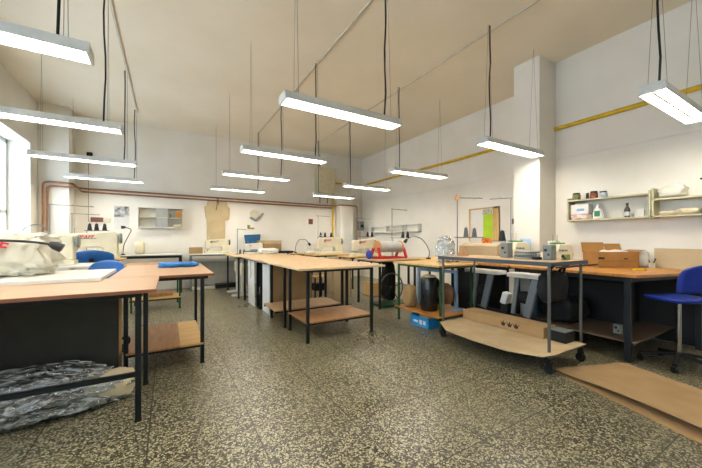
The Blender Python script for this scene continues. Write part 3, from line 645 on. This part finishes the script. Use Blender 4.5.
for x in (4.22,4.35): cone((x,5.04,1.25), M_coneb, 'black thread cone on the small rack behind the grey fabric roll', .035, .12, 'black cones behind the fabric roll')
gooseneck('black gooseneck lamp arching over the pale table right of the fabric roll', (4.12,4.2,.851), [(4.14,4.2,1.0),(4.03,4.25,1.2),(3.84,4.3,1.27),(3.71,4.32,1.21)], 0, .007)
pipe('blue_hose', [(4.25,4.1,.86),(4.4,4.0,.87),(4.6,4.15,.87),(4.75,3.95,.86)], .016, M_bluer, 'blue hose lying on the pale table below the notice board', 'hose')
# big wheel machine
t = thing('treadle_stand', 'dark treadle stand with a large spoked wheel and green foot under the brown table', 'treadle', (3.75,4.5,0))
w_ = MB(); cx, cy, cz, R = 3.64, 4.68, .30, .27
ring = [(cx+R*math.cos(a*PI/16), cy, cz+R*math.sin(a*PI/16)) for a in range(33)]
w_.tube(ring, .014, 8, cap=False); w_.build('wheel_rim', M_grey_st, t)
w_ = MB()
for k in range(5): w_.bar((cx,cy,cz),(cx+R*math.cos(k*PI/2.5+.3),cy,cz+R*math.sin(k*PI/2.5+.3)),.014)
w_.lathe((cx,cy-.03,cz),[(.03,0),(.03,.06)],14,'y').build('spokes', M_black, t)
MB().box(3.25,3.95,4.42,4.85,0,.04).build('green_base', M_green, t, bevel=.008)
MB().blob((3.7,4.85,.04),(.24,.24,.74),6,.12,2,28,.6).build('dark_column', M_dark, t)
tag(MB().box(3.16,3.33,4.62,4.9,.196,.42).build('yellow_carton', M_gold, org=(3.27,4.76,.2), bevel=.004), 'yellow wooden box behind the spoked wheel under the brown table', 'box')
tag(MB().box(3.14,3.35,4.6,4.92,.17,.195).build('low_platform', M_brown, org=(3.27,4.76,.17)), 'brown platform board under the yellow wooden box', 'board')

# things on green table
t = thing('plastic_bag', 'clear plastic bag full of pale stuffing on the green legged table', 'bag', (3.55,3.27,.873))
def wedge(p): return Vector((p.x*(1-.25*(p.z/.36)), p.y, p.z))
MB().blob((3.55,3.27,.873),(.2,.2,.31),15,.16,2.4,40,.6,rid=.1,tight=wedge).build('stuffing', mat('pale_stuffing','dfe3e2',rough=.8), t)
MB().blob((3.55,3.27,.873),(.24,.24,.36),16,.16,2.4,60,.6,rid=.1,tight=wedge).build('bag_film', film_mat('bag_plastic', 'eef2f2', .95), t)
t = thread_stand('tall thread stand with a wooden top block behind the trolley', (3.68,3.16,.873), -.6, .95, .36, tray=False)
MB().obox((0,0,.95),(.05,.05,.07),(0,.3,0)).build('wooden_top', M_wood, t, world=False)
MB().box(-.03,.36,-.06,.06,.36,.372).build('spool_tray', M_grey_st, t, world=False)
cone((3.77,3.08,1.247), M_cone, 'grey thread cone on the tall thread stand, left one', .033, .13)
cone((3.88,3.02,1.247), M_cone, 'grey thread cone on the tall thread stand, right one', .033, .12)
# under green table
t = thing('floor_speaker', 'black plastic wrapped cylinder with tan lid on the green table shelf', 'container', (3.2,3.25,.206))
MB().lathe((3.2,3.25,.206), [(.11,0),(.118,.02),(.118,.44),(.10,.47)], 28).build('drum', mat('black_plastic','1b1c1d','0f1010',scale=14,rough=.25,bump=.3,bscale=18), t)
MB().lathe((3.2,3.25,.676), [(.09,0),(.095,.012),(.06,.03)], 24).build('lid', M_tan, t)
tag(MB().blob((3.12,3.56,.206),(.2,.17,.32),17,.14,2,30,.6,tight=lambda p: Vector((p.x*(1-.4*p.z/.32),p.y,p.z))).build('brown_paper_bag', M_card, org=(3.12,3.56,.206)), 'crumpled brown paper bag left of the black cylinder', 'bag')
t = thing('machine_rack', 'light blue steel machine frame with a brown wheel on the green table shelf', 'frame', (3.4,3.1,.206))
fm = mat('light_blue_enamel','8fb2d6',rough=.4)
MB().box(3.315,3.35,3.58,3.62,.206,.77).box(3.47,3.505,3.0,3.04,.206,.77).bar((3.335,3.6,.75),(3.49,3.02,.75),.04).box(3.44,3.62,2.98,3.06,.206,.23).build('frame_bars', fm, t)
MB().lathe((3.38,3.12,.44), [(.04,0),(.15,.0),(.15,.03),(.04,.03)], 28, 'x').build('wheel', mat('dark_brown_wood','6e4a2c',rough=.5), t)
t = thing('fruit_crate', 'bright blue printed cardboard box on the floor under the green table', 'box', (3.16,3.3,0))
MB().box(3.03,3.3,3.08,3.09,.0,.13).box(3.03,3.3,3.42,3.43,0,.15).box(3.02,3.03,3.08,3.43,0,.13).box(3.3,3.31,3.08,3.43,0,.15).box(3.03,3.3,3.09,3.42,0,.008).build('box_body', mat('blue_print','1f8fd0',rough=.5), t)
MB().box(3.0185,3.02,3.13,3.18,.035,.09).box(3.0185,3.02,3.2,3.25,.03,.09).box(3.0185,3.02,3.28,3.37,.045,.075).build('printed_marks', M_white, t)
MB().blob((3.15,3.25,.008),(.16,.22,.14),18,.1,2,24).build('contents', M_tan, t)
tag(MB().blob((3.52,3.52,.206),(.26,.26,.4),51,.1,2,30,.5).build('black_sack', M_dark, org=(3.52,3.52,.206)), 'black sack behind the blue rack on the green table shelf', 'sack')
# sewing stands with slanted legs between trolley and oak table
for y, hw, x, lb in ((2.76, .27, 3.76, 'farther grey stand with a white oil pan and slanted leg behind the trolley'), (2.14, .21, 3.71, 'nearer grey stand with a white oil pan and slanted leg behind the trolley')):
    t = thing('machine_stand', lb, 'stand', (x, y, 0))
    MB().box(x-.09,x+.09,y-hw,y+hw,.745,.80).build('oil_pan', M_machw, t, bevel=.012)
    MB().bar((x-.03,y-.12,.75),(x-.03,y-.01,.28),.04,.085).build('leg', M_alu, t, bevel=.004)
    MB().bar((x,y+.12,.75),(x,y+.18,.28),.03,.05).build('leg', M_mgrey, t, bevel=.004)
    MB().box(x-.025,x+.025,y-hw,y+hw,.24,.29).build('cross_bar', M_black, t)
    for q in (y-hw, y+hw-.04): MB().box(x-.03,x+.03,q,q+.04,0,.24).build('foot', M_black, t)
    MB().lathe((x+.03,y+.04,.5),[(.07,-.06),(.08,0),(.07,.06)],18,'y').build('motor', M_dark, t)
t = thing('low_motor', 'pale square motor cover between the two slanted machine stands', 'motor', (3.72,2.42,0))
MB().obox((3.72,2.42,.46),(.1,.08,.15),(.3,0,0)).build('motor_cover', M_white, t, bevel=.01); MB().box(3.67,3.77,2.37,2.46,0,.39).build('motor_base', M_dark, t)
# things on the trolley
def gadget(label, x, y, w, d, h, m, z=1.001, dial=M_black, name='control_box', rz=0):
    t = thing(name, label, 'control box', (x, y, z), rz)
    MB().box(-w/2,w/2,-d/2,d/2,0,h).build('case', m, t, world=False, bevel=.008)
    MB().lathe((-w/2-.008,d*.12,h*.65),[(.014,0),(.014,.008)],12,'x').lathe((-w/2-.008,-d*.2,h*.35),[(.009,0),(.009,.008)],12,'x').build('dials', dial, t, world=False)
    return t
gadget('taller grey control box on the trolley left of the ring stack', 3.3, 2.14, .1, .09, .17, M_mgrey)
gadget('grey control box on the trolley right of the ring stack', 3.3, 1.68, .1, .085, .15, M_mgrey)
gadget('small green cased gadget on the near end of the trolley', 3.36, 1.56, .07, .05, .06, mat('olive_case','7d8a4a'))
t = thing('ring_stack', 'stack of pale metal rings on the trolley between two grey boxes', 'ring stack', (3.3,1.92,1.001))
for i in range(4): MB().lathe((3.3+.003*i,1.92-.004*i,1.001+.021*i),[(.07,0),(.115,.002),(.12,.010),(.115,.017),(.07,.018)],32).build('ring', M_alu if i%2 else mat('pale_ring','b9b9b4',rough=.4,metal=.3), t)
t = thing('pincushion', 'small dark tool cluster beside the ring stack on the trolley', 'tool', (3.22,1.76,1.001))
MB().box(3.18,3.26,1.73,1.79,1.001,1.03).build('tool_base', M_black, t, bevel=.006); MB().tube([(3.2,1.76,1.03),(3.22,1.77,1.07)],.008).tube([(3.24,1.75,1.03),(3.25,1.74,1.055)],.007).build('tool_pins', M_mgrey, t)
# on second oak table: long beige sewing unit, overlocks
t = thing('long_carton', 'long low beige carton behind the trolley with a brown cloth wedge', 'box', (4.1,3.05,.863))
MB().box(4.02,4.22,2.75,3.42,.863,1.11).build('carton_body', M_cardl, t, bevel=.006)
MB().prismY([(4.02,1.11),(4.12,1.15),(4.22,1.11)], 2.76, 3.41).build('lid_fold', M_cardl, t)
t = thing('cloth_wedge', 'pointed brown cloth heap on the trolley top at its far end', 'cloth', (3.2,2.66,1.001))
MB().lathe((3.2,2.66,1.001),[(.07,0),(.05,.05),(.008,.11)],12).build('cloth', M_brown, t)
def overlock(label, x, y, z, rz, m=M_mach, s=1):
    t = thing('overlock_machine', label, 'sewing machine', (x,y,z), rz); t.scale = (s,s,s)
    MB().prismY([(-.16,0),(.15,0),(.16,.1),(.16,.24),(.12,.28),(-.02,.28),(-.05,.2),(-.16,.16)], -.1, .1).build('casing', m, t, world=False, bevel=.014, seg=3)
    MB().lathe((.16,0,.14),[(.03,0),(.06,.01),(.055,.035),(.02,.04)],20,'x').build('handwheel', M_mgrey, t, world=False)
    MB().box(-.05,.1,-.03,.05,.28,.30).build('top_panel', mat('green_panel','4f8a4a',rough=.4), t, world=False)
    for k in range(3): MB().lathe((-.02+.04*k,-.118,.2),[(.012,0),(.014,.018)],12,'y').build('tension_dial', M_mgrey, t, world=False)
    MB().tube([(-.13,-.05,.16),(-.13,-.05,.06)],.005).box(-.15,-.11,-.08,-.02,.15,.2).build('needle_bar', M_chrome, t, world=False)
    for k in range(2): MB().tube([(.0+.06*k,.06,.28),(.0+.06*k,.06,.40)],.003,6).build('spool_pin', M_chrome, t, world=False)
    return t
overlock('cream overlock machine with green top in front of the white pillar', 4.38, 2.72, .863, -.5, s=1.1)
overlock('cream overlock machine on the oak desk left of the orange carton', 4.40, 2.16, .866, -.5, s=1.0)
gadget('white transformer box behind the overlock on the oak desk', 4.75, 2.36, .14, .1, .32, M_whitelam, .866, M_black)
thread_stand('thread stand with leftward arm in front of the white pillar', (4.52,2.86,.863), PI*.75, .98, .30, m=M_mgrey, tray=False)
t = thing('spool_rack', 'small spool rack left of the white pillar', 'rack', (4.3,3.0,.863))
MB().box(4.3,4.62,2.95,3.03,1.18,1.19).tube([(4.58,2.99,.863),(4.58,2.99,1.18)],.006).build('rack_frame', M_grey_st, t)
cone((4.5,2.99,1.19), M_coneb, 'black thread cone on the small rack left of the white pillar', .05, .15)
# orange carton
t = thing('open_carton', 'open orange brown carton with raised flaps on the oak desk', 'box', (4.77,1.71,.866), -.62)
a, b, h = .23, .14, .19
MB().box(-a,a,-b,-b+.005,0,h).box(-a,a,b-.005,b,0,h).box(-a,-a+.005,-b,b,0,h).box(a-.005,a,-b,b,0,h).box(-a,a,-b,b,0,.004).build('carton_body', M_cardo, t, world=False)
MB().obox((-.11,b+.01,h+.05),(.27,.004,.13),(-.2,0,0)).build('flap', M_cardo, t, world=False)
MB().obox((.14,b+.02,h+.04),(.2,.004,.12),(-.35,0,.0)).build('flap', M_cardo, t, world=False)
MB().obox((a+.04,0,h+.012),(.085,.26,.004),(0,-.25,0)).build('flap', M_cardo, t, world=False)
MB().box(-.23,-.16,-b-.001,-b,.10,.125).box(.06,.1,-b-.001,-b,.10,.115).box(-.2,.22,-b-.0008,-b,.078,.081).build('printed_marks', M_cord, t, world=False)
MB().blob((.05,0,.005),(.3,.24,.2),22,.12,2,28,.6).build('packing_cloth', M_white, t, world=False)
tag(MB().blob((5.0,1.46,.866),(.10,.10,.18),23,.14,2,28,.7).build('crumpled_bag', M_bag, org=(5.0,1.5,.866)), 'crumpled white plastic bag right of the orange carton', 'bag')
t = thing('tool_jar', 'small glass jar with tools right of the crumpled bag on the oak desk', 'jar', (4.98,1.36,.866))
MB().lathe((4.98,1.38,.866),[(.03,0),(.032,.06)],18).build('jar', M_mach, t); MB().tube([(4.98,1.38,.89),(5.0,1.42,.97)],.005).tube([(4.98,1.38,.89),(4.97,1.34,.98)],.005).build('tools', M_black, t)
t = thing('tape_measure', 'yellow tape dispenser with red tip lying on the oak desk', 'tape', (4.42,1.3,.866))
MB().obox((4.44,1.34,.878),(.1,.05,.024),(0,0,-.5)).build('tape_body', mat('bright_yellow','e0b41c',rough=.4), t, bevel=.006); MB().obox((4.495,1.31,.874),(.03,.03,.015),(0,0,-.5)).build('tip', M_red, t)
board('backboard', 'tan hardboard leaning against the right wall on the oak desk', 5.06, 5.078, .86, 1.38, .866, 1.1, M_tan)
# shelf stuff under oak desk
gadget('small grey switch box on the lower shelf of the oak desk', 4.15, 1.42, .05, .07, .10, M_mgrey, .201)
tag(MB().blob((4.3,2.0,.201),(.5,.4,.3),24,.14,2,36).build('dark_fabric_heap', M_dark, org=(4.3,2.0,.201)), 'dark fabric heap on the lower shelf of the oak desk', 'cloth')
tag(MB().box(4.2,4.6,2.3,2.4,.201,.62).build('blue_binder_box', mat('dim_teal_box','33505c'), org=(4.4,2.35,.201), bevel=.004), 'dim teal box standing at the back of the oak desk shelf', 'box')
# cardboard on the floor
def sheet(corners, th, div=10, lift=None):
    A, B, Cc, D = [Vector(c) for c in corners]; vs = []; m = MB()
    for k in (0, 1):
        for j in range(div+1):
            for i in range(div+1):
                u, v = i/div, j/div; p = (A*(1-u)+B*u)*(1-v)+(D*(1-u)+Cc*u)*v
                z = (lift(u, v) if lift else 0)
                vs.append((p.x, p.y, p.z+z+k*th))
    W = div+1; n1 = W*W; fs = []
    for j in range(div):
        for i in range(div):
            a = j*W+i; fs += [(a,a+W,a+W+1,a+1),(a+n1,a+n1+1,a+n1+W+1,a+n1+W)]
    for i in range(div):
        fs += [(i,i+1,i+1+n1,i+n1),(div*W+i+n1,div*W+i+1+n1,div*W+i+1,div*W+i),(i*W+n1,(i+1)*W+n1,(i+1)*W,i*W),(i*W+div,(i+1)*W+div,(i+1)*W+div+n1,i*W+div+n1)]
    return m.add(vs, fs)
t = thing('flattened_carton', 'large flattened brown carton lying on the floor in the right foreground', 'cardboard', (3.2,.9,0))
sheet([(3.03,1.52,.001),(3.76,1.24,.001),(3.42,.14,.001),(2.62,.3,.001)], .006).build('lower_layer', M_card, t)
sheet([(3.03,1.53,.009),(3.78,1.25,.009),(3.46,.16,.009),(2.72,.3,.009)], .006, 14, lambda u, v: .048*math.sin(min(v*1.25,1)*PI*.62)*(1-u)**1.2+.006).build('upper_layer', M_card, t)

# ---------------------------------------------------------------- wall things
def shelf_unit(label, x0, y0, y1, z0, z1, ztop, m=M_shelfg):
    t = thing('wall_shelf', label, 'shelf', (XR-.1, (y0+y1)/2, z0))
    MB().box(x0,XR-.001,y0,y1,z0,z0+.018).build('shelf_board', m, t); MB().box(x0,XR-.001,y0,y1,z1,z1+.018).build('shelf_board', m, t)
    for y in (y0, y1-.018): MB().box(x0,XR-.001,y,y+.018,z0-.01,ztop).build('side_panel', m, t)
    return t
shelf_unit('cream wall shelf above the oak desk, left unit with bottles', 4.9, 1.37, 2.26, 1.466, 1.742, 1.79)
shelf_unit('cream wall shelf above the oak desk, right unit with fabric bundles', 4.9, .35, 1.36, 1.466, 1.665, 1.81)
def jar(label, x, y, z, r, h, m, lid, name='jar'):
    t = thing(name, label, 'jar', (x,y,z))
    MB().lathe((x,y,z),[(r*.9,0),(r,.008),(r,h*.72),(r*.8,h*.8)],18).build('jar_body', m, t); MB().lathe((x,y,z+h*.8),[(r*.85,0),(r*.85,h*.2)],18).build('lid', lid, t); return t
ZT = 1.761
jar('round olive jar at the left end on top of the left shelf', 4.98, 2.175, ZT, .05, .1, mat('olive_jar','8f8a4e','3d3c2a',scale=30), M_cord)
jar('dark jar with copper front on top of the left shelf', 4.98, 1.965, ZT, .045, .1, mat('copper_jar','a8572f','2a2624',scale=25), M_black)
jar('blue and white tin with black lid on top of the left shelf', 4.98, 1.86, ZT, .046, .085, mat('blue_tin','7f97b0','cfd2d0',scale=25), M_black)
jar('slim black tin beside the copper jar on top of the left shelf', 4.98, 2.04, ZT, .018, .085, M_black, M_black)
ZS = 1.485
t = thing('white_carton', 'white carton with a blue print on the left shelf', 'box', (4.99,2.1,ZS+.075))
MB().box(4.93,5.05,2.01,2.225,ZS+.075,ZS+.21).build('carton_body', M_white, t, bevel=.003); MB().box(4.929,4.93,2.06,2.15,ZS+.115,ZS+.15).build('print_patch', mat('pale_blue_print','7fa6cf'), t)
tag(MB().blob((4.99,2.11,ZS),(.14,.24,.073),31,.1,3,30,.4).build('folded_bags', mat('red_white_plastic','d9d6cc','b8685a',scale=14,rough=.4), org=(4.99,2.08,ZS)), 'folded white plastic bags with red print under the white carton', 'bag')
t = thing('detergent_bottle', 'white detergent bottle with green label on the left shelf', 'bottle', (4.98,1.83,ZS))
MB().prismX([(1.86,ZS),(1.97,ZS),(1.97,ZS+.1),(1.935,ZS+.16),(1.91,ZS+.165),(1.87,ZS+.11)],4.95,5.01).build('bottle_body', M_machw, t, bevel=.012)
MB().lathe((4.98,1.923,ZS+.163),[(.016,0),(.014,.03)],14).build('cap', M_machw, t); MB().box(4.948,4.95,1.885,1.95,ZS+.03,ZS+.105).build('green_label', mat('green_label_ink','1f7d52',rough=.5), t)
t = thing('glass_bottle', 'dark glass bottle with pale label on the left shelf', 'bottle', (4.98,1.61,ZS))
MB().lathe((4.98,1.61,ZS),[(.03,0),(.03,.1),(.012,.14),(.012,.16)],18).build('bottle_body', mat('smoky_glass','4a4a44',rough=.15), t); MB().lathe((4.98,1.61,ZS+.16),[(.014,0),(.014,.02)],14).build('cap', M_cord, t)
MB().lathe((4.98,1.61,ZS+.02),[(.031,0),(.031,.05)],18).build('label_band', M_white, t)
jar('small clear glass jar beside the dark bottle on the left shelf', 4.98,1.555,ZS,.016,.05,M_mgrey,M_mgrey)
tag(MB().box(4.94,4.97,1.44,1.51,ZS,ZS+.085).build('paper_block', M_white, org=(4.98,1.42,ZS)), 'upright white paper block at the right end of the left shelf', 'paper')
tag(MB().blob((4.99,1.2,1.684),(.17,.22,.14),33,.12,2.4,40,.6).build('wrapped_bundle', M_bag, org=(4.99,1.2,1.684)), 'plastic wrapped pale bundle on top of the right shelf', 'bundle')
for y, w, h, lb in ((1.24,.13,.05,'flat folded cream fabric at the left end inside the right shelf'),(1.07,.18,.07,'larger folded cream fabric in the middle of the right shelf'),(.9,.12,.075,'folded cream fabric at the right end inside the right shelf')):
    tag(MB().blob((4.99,y,ZS),(.16,w,h),y*10,.12,3,30,.5).build('folded_fabric', M_cloth, org=(4.99,y,ZS)), lb, 'fabric')
tag(MB().lathe((5.085,1.0,1.88),[(.012,0),(.012,.012)],10,'x').build('wall_hook', M_cord, org=(5.085,1.0,1.88)), 'small black hook on the right wall above the right shelf', 'hook')
# notice board etc on the recessed right wall
t = thing('notice_board', 'wood framed notice board on the right wall left of the white pillar', 'notice board', (5.57,4.12,1.2))
MB().box(5.575,5.595,3.77,4.47,1.18,1.86).build('board_face', M_white, t)
MB().box(5.565,5.598,4.44,4.47,1.18,1.86).box(5.565,5.598,3.77,3.9,1.18,1.86).box(5.565,5.598,3.77,4.47,1.83,1.86).build('frame', M_gold, t)
MB().box(5.568,5.575,3.9,4.12,1.24,1.72).build('green_poster', mat('lime_green_paper','a8cc1c',rough=.6), t)
pm = mat('colourful_print','4f9ac0','e0b44a',scale=22,rough=.5)
MB().box(5.568,5.575,3.92,4.13,1.72,1.82).build('picture_strip', pm, t)
MB().box(5.560,5.567,3.92,4.15,1.08,1.24).build('red_poster', mat('red_print','cc3422','e8a840',scale=20,rough=.6), t)
t = thing('wall_rack', 'narrow pale wall rack of cubbies on the recessed right wall', 'rack', (5.5,6.9,1.42))
rk = MB().box(5.48,5.598,5.95,8.1,1.42,1.435).box(5.48,5.598,5.95,8.1,1.60,1.615)
for y in (5.95,6.5,6.62,7.3,8.09): rk.box(5.48,5.598,y,y+.014,1.42,1.615)
rk.build('rack_body', M_whitelam, t)
MB().box(5.5,5.58,6.6,7.2,1.436,1.5).build('papers', M_cordg, t)
tag(MB().box(4.664,4.669,2.64,2.8,1.0,1.22).build('blue_notice', mat('pale_blue_paper','9fc3e6','c9dff0',scale=8,rough=.6), org=(4.666,2.72,1.0)), 'pale blue notice stuck low on the white pillar', 'notice')
tag(MB().box(5.59,5.598,3.45,3.52,1.5,1.6).build('wall_socket', mat('brown_socket','6d4a38'), org=(5.59,3.48,1.5)), 'small brown socket on the wall left of the white pillar', 'socket')
# back wall
YW = YB-.001
t = thing('wall_cabinet', 'open grey cream wall cabinet with two shelves on the back wall', 'cabinet', (-.15,YB-.1,1.5))
MB().box(-.6,.32,YB-.2,YW,1.49,1.505).box(-.6,.32,YB-.2,YW,1.945,1.96).box(-.6,-.585,YB-.2,YW,1.5,1.95).box(.305,.32,YB-.2,YW,1.5,1.95).box(-.6,.32,YB-.012,YW,1.5,1.95).build('carcass', M_whitelam, t)
MB().box(-.585,.305,YB-.2,YB-.012,1.72,1.735).build('shelf', M_shelfg, t)
MB().box(-.25,.0,YB-.19,YB-.18,1.505,1.945).build('sliding_door', mat('grey_sliding_glass','a9a9a4',rough=.25), t)
tag(MB().box(.16,.29,YB-.2,YB-.04,1.736,1.9).build('small_carton', M_cardo, org=(.22,YB-.1,1.736), bevel=.003), 'small orange carton in the upper right of the back wall cabinet', 'box')
tag(MB().blob((.2,YB-.12,1.506),(.18,.12,.08),41,.12,2,20).build('small_bundle', M_cloth, org=(.2,YB-.12,1.506)), 'small pale bundle in the lower right of the back wall cabinet', 'bundle')
tag(MB().box(.03,.07,YB-.15,YB-.1,1.736,1.82).build('small_tin', M_mgrey, org=(.05,YB-.12,1.736)), 'small grey tin on the upper shelf of the back wall cabinet', 'tin')
def bw():
    m = bpy.data.materials.new('monochrome_print'); m.use_nodes = True; N = m.node_tree.nodes; L = m.node_tree.links
    tc = N.new('ShaderNodeTexCoord'); n = N.new('ShaderNodeTexNoise'); n.inputs['Scale'].default_value = 9; n.inputs['Detail'].default_value = 8
    r = N.new('ShaderNodeValToRGB'); r.color_ramp.elements[0].position = .35; r.color_ramp.elements[0].color = (.06,.06,.06,1); r.color_ramp.elements[1].position = .62; r.color_ramp.elements[1].color = (.6,.6,.6,1)
    L.new(tc.outputs['Object'], n.inputs['Vector']); L.new(n.outputs[0], r.inputs[0]); L.new(r.outputs[0], N['Principled BSDF'].inputs['Base Color']); return m
t = thing('wall_calendar', 'calendar sheet with a black and white picture on the back wall', 'calendar', (-.91,YB-.01,1.45))
MB().box(-1.05,-.77,YB-.01,YW,1.72,1.97).build('picture', bw(), t); MB().box(-1.05,-.77,YB-.008,YW,1.45,1.72).build('white_sheet', M_white, t)
t = thing('fuse_box', 'small brown and cream switch box on the back wall left of the calendar', 'switch box', (-1.3,YB-.03,1.6))
MB().box(-1.46,-1.24,YB-.05,YW,1.60,1.70).build('brown_half', mat('brown_switch','7a4a38'), t, bevel=.004); MB().box(-1.24,-1.12,YB-.05,YW,1.60,1.70).build('cream_half', M_mach, t, bevel=.004)
t = thing('hanging_cardboard', 'cardboard pattern templates hanging from the heating pipe on the back wall', 'cardboard', (1.1,YB-.03,1.1))
MB().prismY([(.83,1.8),(.8,2.05),(.86,2.1),(.88,2.22),(1.34,2.22),(1.36,2.1),(1.42,2.04),(1.40,1.75),(1.3,1.7),(1.3,1.2),(.86,1.2),(.86,1.72)], YB-.04, YB-.02).build('template', mat('kraft_board','c5b28d','b8a47e',scale=4,rough=.85), t)
MB().prismY([(.88,2.1),(.9,2.21),(1.34,2.21),(1.36,2.1)], YB-.05, YB-.041).build('top_template', M_tan, t)
MB().tube([(1.09,YB-.13,2.3),(1.1,YB-.12,2.18),(1.1,YB-.07,2.1),(1.08,YB-.06,1.98)],.008,6).tube([(1.12,YB-.13,2.28),(1.14,YB-.08,2.12)],.006,6).build('hanging_string', M_cord, t)
t = thing('round_plate', 'round cream dial with grey rim hanging crooked on the back wall', 'dial', (2.05,YB-.03,1.85))
MB().lathe((2.07,YB-.03,1.93),[(.11,0),(.11,.028)],28,'y').build('face', M_mach, t)
MB().obox((2.2,YB-.04,1.84),(.3,.02,.05),(0,-.8,0)).obox((2.03,YB-.04,1.77),(.2,.02,.05),(0,.5,0)).build('bracket', M_mgrey, t)
tag(MB().box(1.88,2.06,YB-.03,YW,1.5,1.54).box(1.88,1.94,YB-.04,YW,1.54,1.61).build('coat_hook_bar', mat('olive_hooks','9a9058'), org=(1.95,YB-.02,1.5)), 'small olive hook bar on the back wall below the round dial', 'hook bar')
tag(MB().prismY([(1.78,1.34),(2.22,1.36),(2.18,.98),(2.05,.94),(1.84,.98)], YB-.1, YB-.02).build('blue_bag', M_bluebag, org=(2.0,YB-.06,.94), bevel=.02), 'petrol blue bag hanging on the back wall left of the cartons', 'bag')
t = thing('wall_boiler', 'cream wall boiler high on the back wall beside the yellow pipe', 'boiler', (4.16,YB-.2,2.62))
MB().box(3.88,4.42,YB-.36,YW,2.62,3.38).build('casing', mat('boiler_enamel','cbc3a6',rough=.4), t, bevel=.012)
MB().box(3.9,4.4,YB-.30,YB-.06,2.58,2.62).build('underside', M_mgrey, t)
MB().tube([(4.0,YB-.12,2.58),(4.0,YB-.12,2.33)],.018).tube([(4.26,YB-.12,2.58),(4.26,YB-.12,2.33)],.018).build('pipe_stub', M_copper, t)
MB().tube([(4.0,YB-.12,3.38),(4.0,YB-.12,3.8)],.02).build('flue', M_mgrey, t)
t = thing('gas_meter', 'grey valve unit on the corner pilaster of the back wall', 'valve', (5.2,8.3,1.5))
MB().box(5.18,5.36,8.28,8.42,1.5,1.78).build('valve_body', M_mgrey, t, bevel=.02); MB().lathe((5.27,8.25,1.64),[(.05,0),(.05,.03)],16,'y').build('valve_wheel', M_black, t)
tag(MB().box(3.68,3.82,YB-.01,YW,1.68,1.84).build('small_poster', mat('brown_red_print','8f4a3a','5c3a34',scale=20), org=(3.75,YB-.01,1.68)), 'small dark red poster on the back wall left of the yellow pipe', 'poster')

# ---------------------------------------------------------------- sky, camera, view
w = bpy.data.worlds.new('World'); SC.world = w; w.use_nodes = True; N = w.node_tree.nodes; L = w.node_tree.links
bg = N['Background']; sky = N.new('ShaderNodeTexSky'); sky.sky_type = 'HOSEK_WILKIE'; sky.turbidity = 6; sky.ground_albedo = .4
sky.sun_direction = Vector((.5, -.4, .75)).normalized()
mx = N.new('ShaderNodeMix'); mx.data_type = 'RGBA'; mx.inputs[0].default_value = .75; mx.inputs[7].default_value = (.66,.82,1.0,1)
L.new(sky.outputs[0], mx.inputs[6]); L.new(mx.outputs[2], bg.inputs[0]); bg.inputs[1].default_value = 7.2
F, HZ = 311.0, 240.0; TH = math.atan(183/F)
cam = bpy.data.cameras.new('camera'); co = bpy.data.objects.new('camera', cam); C.objects.link(co); SC.camera = co
cam.sensor_width = 36; cam.lens = F/702*36; cam.shift_y = (HZ-234)/702; cam.clip_start = .05; cam.clip_end = 60
co.location = (0, 0, 1.2); co.rotation_euler = (PI/2, 0, -TH)
SC.view_settings.view_transform = 'Standard'; SC.view_settings.look = 'None'; SC.view_settings.gamma = 1; SC.view_settings.exposure = 0.42
SC.view_settings.use_curve_mapping = False
